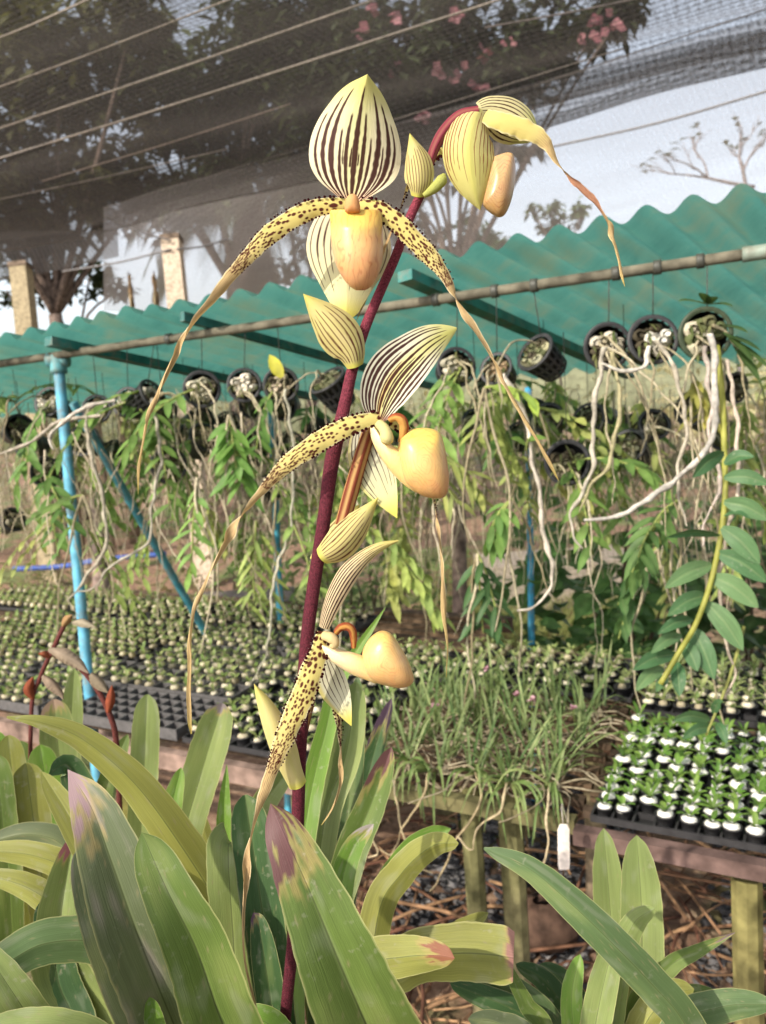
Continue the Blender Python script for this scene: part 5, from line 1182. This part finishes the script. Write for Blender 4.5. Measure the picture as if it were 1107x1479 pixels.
# twiggy bare roots in the far tangle
mb = MB()
for k in range(620):
    px, py, d = uni(-20, 1120), uni(560, 720), uni(1.9, 3.2)
    tube(mb, wander(P(px, py, d), uni(.15, .45), .45, 8), [(0, uni(.0010, .0026)), (1, .0007)], 5, 22, mix((.26, .21, .13), (.62, .54, .41), rnd()), rough=.5)
o = struct('aerial_roots', mb, M_ROOT, 'stuff'); o['label'] = 'tangle of thin dry aerial roots hanging under the green roof'; o['category'] = 'roots'

# the big leafy cane at the right
bc = thing('hanging_orchid', 'large hanging cane with broad dark green leaves at the right edge', 'orchid', P(1048, 640, 1.3))
mb = MB(); stem = [(1036, 500, 1.38), (1044, 580, 1.35), (1046, 640, 1.33), (1048, 703, 1.31), (1044, 757, 1.30), (1035, 807, 1.29), (1023, 854, 1.28), (1004, 904, 1.27), (981, 942, 1.26), (954, 988, 1.255)]
tube(mb, [P(*q) for q in stem], [(0, .0052), (1, .0040)], 9, 60, lambda v: mix((.26, .27, .05), (.34, .34, .08), abs(math.sin(v * 40)))); part('cane', mb, M_FOL, bc)
def bleaf(bx, by, ex, ey, wpx, k=1., tw=0., dd=-.03, d=1.29):
    wpx *= .80; mb = MB(); m_ = ((bx + ex) / 2, (by + ey) / 2 - 6); g = mix((.05, .125, .05), (.125, .215, .09), k * rnd())
    n0 = uni(0, 50)
    def cf(u, v):
        c_ = mix(g, (.20, .27, .12), (1 - sstep(.02, .1, abs(u))) * .5); q = 1 + .2 * mnoise.noise(V((u * 5, v * 2, n0))); return tuple(x * q for x in c_)
    ribbon(mb, [(bx, by, d), (m_[0], m_[1], d + dd * .6), (ex, ey, d + dd)], [(0, wpx * .25), (.2, wpx * .8), (.5, wpx), (.75, wpx * .75), (.92, wpx * .32), (1, 0)], 15, 26, fold=-.28, twist=tw, colf=cf)
    part('leaf', mb, M_LEAF, bc)
for q in [(1046, 690, 1112, 700, 27, 1, 10), (1046, 725, 1112, 752, 32, .7, 0), (1046, 745, 1085, 750, 18, .1, 60), (1043, 762, 1098, 815, 38, .6), (1040, 773, 962, 776, 19, .1, 45), (1036, 798, 1110, 842, 36, .6), (1028, 832, 1096, 878, 38, 1), (1028, 816, 960, 850, 32, 1), (1020, 860, 964, 890, 30, .6), (1020, 870, 1074, 940, 38, .8), (1001, 895, 950, 916, 22, 1), (1000, 906, 1032, 982, 36, .8), (985, 918, 940, 944, 22, 1), (988, 930, 1008, 970, 28, .6), (976, 945, 914, 968, 28, 1), (978, 957, 982, 1006, 26, .6), (958, 965, 918, 998, 26, 1), (1046, 670, 1090, 660, 24, .2, 30), (1046, 655, 1000, 690, 30, .3, 30), (965, 980, 948, 1000, 18, .8), (1026, 1040, 972, 1040, 22, .6, 20), (1030, 1050, 985, 1068, 20, .6, 10), (1035, 1045, 1050, 1075, 18, .6), (1030, 1030, 1045, 1012, 16, .5)]: bleaf(*q)
mb = MB(); tube(mb, [P(1075, 905, 1.33), P(1060, 960, 1.30), P(1040, 1015, 1.29), P(1020, 1062, 1.28)], [(0, .003), (1, .002)], 7, 20, (.32, .33, .10)); part('cane', mb, M_FOL, bc)

# ------------------------------------------------------------------ middle ground behind the benches
random.seed(33)
def shrub(px, py, d, w_, h_, n, LL, g, label, name='shrub', round_=True, group=None, lean=0):
    b0 = P(px, py, d); b0.z = max(0., 0.) ; t = thing(name, label, 'shrub', b0, group); ms, ml = MB(), MB()
    for k in range(7):
        e = b0 + V((uni(-.4, .4) * w_, uni(-.3, .3) * w_, h_ * uni(.5, .95))); tube(ms, [b0, b0.lerp(e, .5) + V((uni(-.05, .05), 0, 0)), e], [(0, .012), (1, .004)], 5, 8, (.12, .09, .06))
    cl = [V((uni(-.5, .5) * w_, uni(-.45, .45) * w_, h_ * uni(.15, 1))) for k in range(max(6, n // 22))]
    for k in range(n):
        q = random.choice(cl); p = b0 + q + V((random.gauss(0, .12) * w_, random.gauss(0, .12) * w_, random.gauss(0, .09) * h_)); p.z = max(.02, p.z)
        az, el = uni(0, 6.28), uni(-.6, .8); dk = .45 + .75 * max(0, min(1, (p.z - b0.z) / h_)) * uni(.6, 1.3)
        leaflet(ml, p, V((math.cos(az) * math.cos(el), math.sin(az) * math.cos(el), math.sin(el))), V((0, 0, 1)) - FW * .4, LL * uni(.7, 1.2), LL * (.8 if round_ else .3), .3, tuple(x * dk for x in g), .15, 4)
    part('stems', ms, M_WOOD, t); part('foliage', ml, M_FOL, t); return t
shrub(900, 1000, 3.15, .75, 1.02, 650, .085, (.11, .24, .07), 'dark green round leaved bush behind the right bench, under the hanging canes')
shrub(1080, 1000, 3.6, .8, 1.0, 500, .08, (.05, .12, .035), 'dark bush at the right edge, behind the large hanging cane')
HED = [(-60, 700, 9), (60, 690, 10), (180, 690, 9.5), (300, 685, 11), (430, 680, 9), (540, 675, 10), (650, 665, 11), (760, 660, 12), (980, 655, 11), (1100, 650, 10), (1200, 645, 10)]
for px, py, d in HED:
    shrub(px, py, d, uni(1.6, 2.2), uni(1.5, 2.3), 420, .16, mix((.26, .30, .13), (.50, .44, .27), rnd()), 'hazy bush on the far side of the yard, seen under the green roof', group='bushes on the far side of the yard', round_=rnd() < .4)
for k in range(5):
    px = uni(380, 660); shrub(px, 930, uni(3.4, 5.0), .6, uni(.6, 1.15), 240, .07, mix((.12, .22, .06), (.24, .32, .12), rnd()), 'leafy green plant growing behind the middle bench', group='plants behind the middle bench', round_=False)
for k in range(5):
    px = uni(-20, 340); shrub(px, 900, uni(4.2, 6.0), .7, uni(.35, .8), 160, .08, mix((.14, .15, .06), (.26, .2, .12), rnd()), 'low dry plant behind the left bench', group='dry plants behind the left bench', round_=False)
mb = MB()
for k in range(5200):
    p = G(uni(600, 960), uni(800, 960), 0); p.z = 0
    az = uni(0, 6.28); L = uni(.08, .25); leaflet(mb, p, V((math.cos(az) * .4, math.sin(az) * .4, 1)), RT, L, .012, .3, mix((.24, .32, .09), (.48, .48, .22), rnd()), .2, 4)
o = struct('grass', mb, M_FOL, 'stuff'); o['label'] = 'sunlit patch of grass behind the middle bench'; o['category'] = 'grass'
def slab(px0, py0, px1, py1, d, h, dep, c_, label, name, cat):
    a, b = P(px0, py0, d), P(px1, py1, d); c = (a + b) / 2; mb = MB(); ax = (b - a); ax.z = 0
    n_ = ax.normalized(); z0 = 0; hh = c.z
    box(mb, V((c.x, c.y, hh / 2)), ax / 2, V((-n_.y, n_.x, 0)) * dep / 2, V((0, 0, hh / 2)), c_); solo(name, mb, M_STONE, label, cat, V((c.x, c.y, 0)), smooth=False)
slab(690, 806, 905, 800, 5.6, .3, .5, (.45, .38, .30), 'low pale concrete wall behind the grass, right of the middle', 'low_wall', 'wall')
slab(275, 868, 420, 862, 3.9, .3, .4, (.22, .19, .17), 'dark grey concrete slab edge behind the left bench', 'concrete_edge', 'kerb')
for (px, py, py2, d, r_, lab) in ((658, 600, 930, 3.3, .034, 'weathered purplish wooden post standing right of the yellow pouch'), (142, 720, 900, 3.4, .04, 'short mossy wooden post behind the left blue post')):
    a, b = P(px, py, d), P(px + 4, py2, d); b = a + (b - a) * (a.z / (a.z - b.z)); mb = MB()
    tube(mb, [a, a.lerp(b, .5) + RT * .01, b], [(0, r_ * .9), (1, r_)], 10, 20, lambda v: mix((.22, .16, .15), (.30, .22, .17), .5 + .5 * mnoise.noise(V((v * 20, px, 0))))); solo('wooden_post', mb, M_WOOD, lab, 'post', b)

# ------------------------------------------------------------------ beyond the roof: posts, nets, trees
random.seed(77)
for (px, py, py2, d, c_, lab) in ((30, 384, 470, 7.2, (.34, .28, .18), 'square concrete post with a yellow mossy side at the upper left edge'), (248, 345, 440, 6.8, (.52, .42, .32), 'pale square concrete post in front of the white net, left of the palm')):
    a, b = P(px, py, d), P(px + (py2 - py) * .10, py2, d); b = a + (b - a) * (a.z / (a.z - b.z)); mb = MB(); ax = (b - a).normalized(); X = ax.cross(FW).normalized() * .075; Y = X.cross(ax).normalized() * .075
    t = thing('concrete_post', lab, 'post', b); box(mb, (a + b) / 2, X, Y, (b - a) / 2, c_); part('shaft', mb, M_STONE, t, smooth=False)
    mb = MB(); box(mb, a, X * 1.1, Y * 1.1, ax * .02, (.16, .12, .09)); part('cap', mb, M_WOOD, t, smooth=False)
NZ = 2.8
farL = [(-420, 250), (-120, 335), (70, 342), (300, 275), (500, 235), (770, 150), (960, 90), (1107, 40), (1330, -35)]
fp = [G(x, y, NZ) for x, y in farL]; fc = catmull(fp, 80)
mb = MB(); rows = []
dirR = (G(720, 0, NZ) - G(0, 228, NZ)).normalized(); perp = V((-dirR.y, dirR.x, 0))
for j in range(40):
    row = []
    for i in range(80):
        e = fc[i]; n = V((e.x * 1.15 + .3, 2.25, NZ)); t = j / 39; p = e.lerp(n, t)
        p.z = NZ - .05 * math.sin(t * 9.42) ** 2 + .025 * mnoise.noise(V((p.x * 1.5, p.y * 1.5, 0))) - .08 * math.sin(min(1, t * 3) * 3.14) * .5
        row.append(mb.add(p, (1, 1, 1), (p.dot(dirR), p.dot(perp))))
    rows.append(row)
mb.grid(rows)
M_NETD = net_mat('dark_shade_net', (.115, .102, .094), .53, .14, .026, .24, .06, .5, 4.2)
M_NETW = net_mat('pale_shade_net', (.88, .87, .94), .44, .02, .03, .16, .02, .10, 6.)
M_NETG = net_mat('grey_shade_net', (.20, .185, .18), .70, .10, .03, .14, .06)
net = thing('shade_net', 'dark brown shade net stretched overhead across the top of the picture', 'net', fc[40])
part('mesh_sheet', mb, M_NETD, net)
mb = MB(); r2 = []
for j in range(10):
    row = []
    for i in range(80):
        e = fc[i]; n = V((e.x * 1.15 + .3, 2.25, NZ)); t = .30 * j / 9; p = e.lerp(n, t); p.z = NZ - .06 - .10 * math.sin(j / 9 * 3.14) + .03 * mnoise.noise(V((p.x * 2, p.y * 2, 4)))
        row.append(mb.add(p, (1, 1, 1), (p.dot(dirR) + .4, p.dot(perp) * 1.02)))
    r2.append(row)
mb.grid(r2); part('folded_hem', mb, M_NETD, net)
def rope(p, q, r_, c_=(.34, .29, .25), sag=.006):
    mb = MB(); a, b = G(*p, NZ - .05), G(*q, NZ - .05); m_ = (a + b) / 2 - V((0, 0, sag)); tube(mb, [a, m_, b], r_, 6, 30, c_); part('support_wire', mb, M_ROOT, net)
rope((-60, 77), (140, -6), 0.0037); rope((-60, 147), (350, -8), 0.0031); rope((-60, 205), (560, -7), 0.0037); rope((-60, 247), (740, -6), 0.0043)
rope((60, 262), (420, 150), 0.0025, (.25, .2, .17)); rope((150, 300), (900, 70), 0.0025, (.22, .19, .17)); rope((700, 40), (1000, -20), 0.0031, (.2, .17, .16)); rope((500, 210), (1110, 12), 0.0025, (.16, .14, .13)); rope((-60, 300), (330, 215), 0.0025, (.2, .17, .15))
def quadnet(name, corners, mat, label, cat, n=30, sag=0.):
    mb = MB(); rows = []; a, b, c_, d_ = [P(*q) for q in corners]; ux = (b - a).normalized()
    for j in range(n):
        row = []
        for i in range(n):
            p = a.lerp(b, i / (n - 1)).lerp(d_.lerp(c_, i / (n - 1)), j / (n - 1)); p = p + V((0, 0, -sag * math.sin(3.14 * i / (n - 1)) + .04 * mnoise.noise(p)))
            row.append(mb.add(p, (1, 1, 1), ((p - a).dot(ux), (p - a).length * j / n)))
        rows.append(row)
    mb.grid(rows); return solo(name, mb, mat, label, cat, a)
quadnet('shade_net', [(150, 300, 6.9), (1380, -55, 3.35), (1380, 470, 7.6), (150, 450, 8.2)], M_NETW, 'pale white net wall hanging behind the green roof, from the palm to the right edge', 'net')
quadnet('shade_net', [(-160, 322, 7.0), (170, 330, 6.9), (172, 372, 7.3), (-160, 420, 7.3)], M_NETG, 'grey net flap under the dark net at the upper left', 'net', sag=.05)
def wire(p, q, r_, label):
    mb = MB(); a, b = P(*p), P(*q); tube(mb, [a, (a + b) / 2 - V((0, 0, .02)), b], r_, 6, 20, (.16, .15, .15)); solo('stay_wire', mb, M_PLAST, label, 'wire', a)
wire((798, 212, 4.6), (1140, 122, 3.9), .006, 'dark seam wire running across the white net at the upper right')
wire((248, 348, 6.7), (150, 312, 6.6), .008, 'stay wire from the pale concrete post up to the left')
wire((248, 360, 6.7), (90, 392, 7.0), .008, 'stay wire from the pale concrete post down to the left')
wire((255, 360, 6.7), (330, 345, 6.9), .008, 'stay wire from the pale concrete post to the right')

M_TREE = attr_mat('tree_foliage', .6, .2, .3, 3., .25, 0)
def tree(px, py, d, crown, n, LL, g, label, name='leafy_tree', trunk_r=.12, blossom=None, nb=0, group=None, gaps=.55, flat=1.):
    """crown: list of (px, py, radius px) clumps"""
    b0 = P(px, py, d); b0.z = 0; cs = [(P(x, y, d + uni(-.8, .8)), r_ * d / FPX) for x, y, r_ in crown]
    t = thing(name, label, 'tree', b0, group); mt = MB()
    cz = sum((c_[0] for c_ in cs), V((0, 0, 0))) / len(cs); fork = b0.lerp(V((cz.x, cz.y, cz.z)), .55); fork.x = lerp(b0.x, cz.x, .4)
    tube(mt, [b0, b0.lerp(fork, .5) + V((uni(-.1, .1), 0, 0)), fork], [(0, trunk_r), (1, trunk_r * .7)], 9, 14, (.16, .12, .10)); part('trunk', mt, M_WOOD, t)
    ml = MB(); mc = MB()
    for c_, r_ in cs:
        tube(ml, [fork, fork.lerp(c_, .5) + V((uni(-.2, .2), 0, uni(0, .3))), c_], [(0, trunk_r * .45), (1, .015)], 5, 10, (.15, .11, .09))
        m_ = max(20, int(n * (r_ / sum(q[1] for q in cs))))
        sub = [c_ + V((random.gauss(0, .5), random.gauss(0, .5), random.gauss(0, .45) * flat)) * r_ for _ in range(max(4, int(m_ / 26)))]
        for k in range(m_):
            q = random.choice(sub); p = q + V((random.gauss(0, gaps * .3), random.gauss(0, gaps * .3), random.gauss(0, gaps * .26))) * r_
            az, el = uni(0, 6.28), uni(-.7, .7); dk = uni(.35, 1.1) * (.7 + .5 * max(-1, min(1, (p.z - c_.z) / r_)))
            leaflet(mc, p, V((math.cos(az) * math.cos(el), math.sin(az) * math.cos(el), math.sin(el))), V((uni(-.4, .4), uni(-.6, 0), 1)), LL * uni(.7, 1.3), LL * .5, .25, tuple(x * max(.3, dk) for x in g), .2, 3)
    part('limbs', ml, M_WOOD, t); part('crown', mc, M_TREE, t)
    if blossom:
        mf = MB()
        for (x, y, r_) in blossom:
            c_ = P(x, y, d - .9)
            for k in range(nb):
                p = c_ + V((random.gauss(0, .5), random.gauss(0, .5), random.gauss(0, .4))) * (r_ * d / FPX); az, el = uni(0, 6.28), uni(-.8, .8)
                leaflet(mf, p, V((math.cos(az) * math.cos(el), math.sin(az) * math.cos(el), math.sin(el))), -FW, LL * .55, LL * .5, .1, mix((.30, .09, .13), (.42, .18, .22), rnd()), .2, 3)
        part('blossom', mf, M_TREE, t)
    return t
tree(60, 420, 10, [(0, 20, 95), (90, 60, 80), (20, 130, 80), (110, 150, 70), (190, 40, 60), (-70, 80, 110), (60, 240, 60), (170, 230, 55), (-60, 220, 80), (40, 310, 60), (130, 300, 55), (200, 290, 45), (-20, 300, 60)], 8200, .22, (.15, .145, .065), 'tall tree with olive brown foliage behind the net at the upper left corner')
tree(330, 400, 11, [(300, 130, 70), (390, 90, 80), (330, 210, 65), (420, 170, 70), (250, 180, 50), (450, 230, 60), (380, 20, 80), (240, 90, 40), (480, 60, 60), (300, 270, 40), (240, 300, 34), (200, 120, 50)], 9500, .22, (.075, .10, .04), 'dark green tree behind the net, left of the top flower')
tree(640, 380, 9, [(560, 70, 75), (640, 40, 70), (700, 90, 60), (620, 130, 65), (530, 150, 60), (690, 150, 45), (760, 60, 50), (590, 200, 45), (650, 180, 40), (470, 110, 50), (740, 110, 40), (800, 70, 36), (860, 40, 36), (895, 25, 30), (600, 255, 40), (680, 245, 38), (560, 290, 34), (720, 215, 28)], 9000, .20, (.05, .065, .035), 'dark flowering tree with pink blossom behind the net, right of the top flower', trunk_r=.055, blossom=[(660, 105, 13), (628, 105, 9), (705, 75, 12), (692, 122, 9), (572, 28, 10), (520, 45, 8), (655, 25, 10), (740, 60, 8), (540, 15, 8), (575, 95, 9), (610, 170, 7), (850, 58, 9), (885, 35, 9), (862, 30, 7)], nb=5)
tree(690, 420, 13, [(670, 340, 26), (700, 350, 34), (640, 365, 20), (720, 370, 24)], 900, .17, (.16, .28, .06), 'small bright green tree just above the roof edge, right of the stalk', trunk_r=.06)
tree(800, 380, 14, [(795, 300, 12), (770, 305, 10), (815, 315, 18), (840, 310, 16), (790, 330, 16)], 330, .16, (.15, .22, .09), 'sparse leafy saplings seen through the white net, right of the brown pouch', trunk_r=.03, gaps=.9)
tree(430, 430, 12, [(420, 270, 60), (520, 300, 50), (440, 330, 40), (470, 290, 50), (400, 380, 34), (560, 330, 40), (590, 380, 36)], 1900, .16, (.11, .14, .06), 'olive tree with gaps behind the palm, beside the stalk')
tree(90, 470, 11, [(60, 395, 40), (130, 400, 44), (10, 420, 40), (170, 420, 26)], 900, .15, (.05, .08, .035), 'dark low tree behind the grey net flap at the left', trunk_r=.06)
# bare twiggy tree at the right
b0 = P(1060, 400, 13); b0.z = 0; bt = thing('bare_tree', 'thin bare twiggy tree behind the white net at the right edge', 'tree', b0); mb = MB(); ml = MB()
def twig(p, d, L, r_, k):
    q = p + d * L; tube(mb, [p, p.lerp(q, .5) + V((uni(-.05, .05), 0, uni(-.03, .03))), q], [(0, r_), (1, r_ * .55)], 5, 6, (.30, .26, .26))
    if k:
        for m_ in range(3): twig(p.lerp(q, uni(.5, 1)), (d + V((uni(-.9, .9), uni(-.5, .5), uni(-.3, .5)))).normalized(), L * uni(.5, .75), r_ * .55, k - 1)
    elif rnd() < .5: leaflet(ml, q, V((uni(-1, 1), uni(-1, 1), .2)), V((0, 0, 1)), .2, .1, .3, (.16, .18, .12), .2, 3)
twig(b0, V((.05, 0, 1)), 3.1, .06, 0); twig(P(1080, 290, 13), V((-.2, 0, 1)).normalized(), .7, .04, 3); twig(P(1090, 270, 13), V((-1, 0, .25)).normalized(), .9, .035, 3)
part('branches', mb, M_WOOD, bt); part('leaves', ml, M_TREE, bt)
# palm with a skirt of dead fronds
b0 = P(345, 480, 12); b0.z = 0; pm = thing('palm_tree', 'thick trunked palm with hanging dead fronds, left of the top flower', 'palm tree', b0)
mb = MB(); tp = P(365, 285, 12); tube(mb, [b0, P(352, 420, 12), P(362, 340, 12), tp], [(0, .26), (.7, .2), (.9, .19), (1, .16)], 12, 40, lambda v: mix((.30, .24, .20), (.20, .15, .13), .5 + .5 * math.sin(v * 150))); part('trunk', mb, M_WOOD, pm)
def frond(mb, a, az, L, up, g, hang):
    d = V((math.cos(az), math.sin(az), up)).normalized(); pts = [a]
    for k in range(7): d = (d + V((0, 0, -hang))).normalized(); pts.append(pts[-1] + d * L / 7)
    c_ = tube(mb, pts, [(0, .022), (1, .006)], 5, 30, g); T = tangents(c_)
    for i in range(5, 30):
        s = T[i].cross(V((0, 0, 1)));
        if s.length < .1: s = RT.copy()
        s.normalize()
        for q in (-1, 1): leaflet(mb, c_[i], s * q * .8 + T[i] * .6, V((0, 0, 1)), L * .28 * (1 - .5 * abs(i / 30 - .5)), .035, .7, mix(g, tuple(x * 1.6 for x in g), rnd()), .2, 4)
mb = MB()
for k in range(16): frond(mb, tp, k * .72 + uni(-.2, .2), uni(1.7, 2.3), uni(.2, 1.), (.06, .085, .04), .26)
part('crown', mb, M_TREE, pm)
mb = MB()
for k in range(22): frond(mb, P(358 + uni(-6, 6), uni(310, 400), 12), uni(0, 6.28), uni(.8, 1.3), uni(-.6, .2), (.26, .19, .11), .5)
part('dead_frond_skirt', mb, M_TREE, pm)
for k, (px, py, d) in enumerate([(20, 470, 8), (75, 465, 8.5), (120, 470, 8), (160, 462, 9)]):
    a = P(px, py, d); q0 = V((a.x, a.y, 0)); t = thing('dry_palm', 'clump of dry straw coloured palm fronds above the left end of the roof', 'palm', q0, 'dry fronds at the left'); mb = MB(); tube(mb, [q0, a - V((0, 0, .2))], .07, 8, 8, (.22, .16, .11)); part('trunk', mb, M_WOOD, t); mb = MB()
    for m_ in range(9): frond(mb, a - V((0, 0, .2)), uni(0, 6.28), uni(.5, .8), uni(.2, 1.), (.36, .27, .16), .22)
    part('fronds', mb, M_TREE, t)
for px, py in ((193, 425), (228, 424)):
    a = P(px, 480, 7.5); q0 = V((a.x, a.y, 0)); e = P(px - 6, py - 22, 7.5); t = thing('seed_spike', 'brown upright seed spike in front of the white net, ' + ('left one of the two' if px < 200 else 'right one, beside the pale post'), 'plant', q0); mb = MB(); tube(mb, [q0, a, e], .012, 6, 10, (.25, .2, .12)); part('stem', mb, M_ROOT, t); mb = MB(); blob(mb, P(px - 3, py, 7.5), (.022, .022, .16), (.24, .16, .09), 10, 12, .45); part('seed_head', mb, M_WOOD, t)
# the yard beyond
mb = MB()
for k in range(70):
    a = -1.3 + 2.6 * k / 69; R_ = 42; h = 3.0 + 1.8 * mnoise.noise(V((k * .35, 0, 0)))
    mb.add((math.sin(a) * R_, math.cos(a) * R_, -.2), (.16, .17, .10)); mb.add((math.sin(a) * R_, math.cos(a) * R_, h * .6), (.26, .27, .17)); mb.add((math.sin(a) * (R_ + 6), math.cos(a) * (R_ + 6), h), (.18, .20, .12))
for k in range(69):
    for j in range(2): mb.f.append((k * 3 + j, k * 3 + 3 + j, k * 3 + 4 + j, k * 3 + 1 + j))
struct('hills', mb, M_TREE)
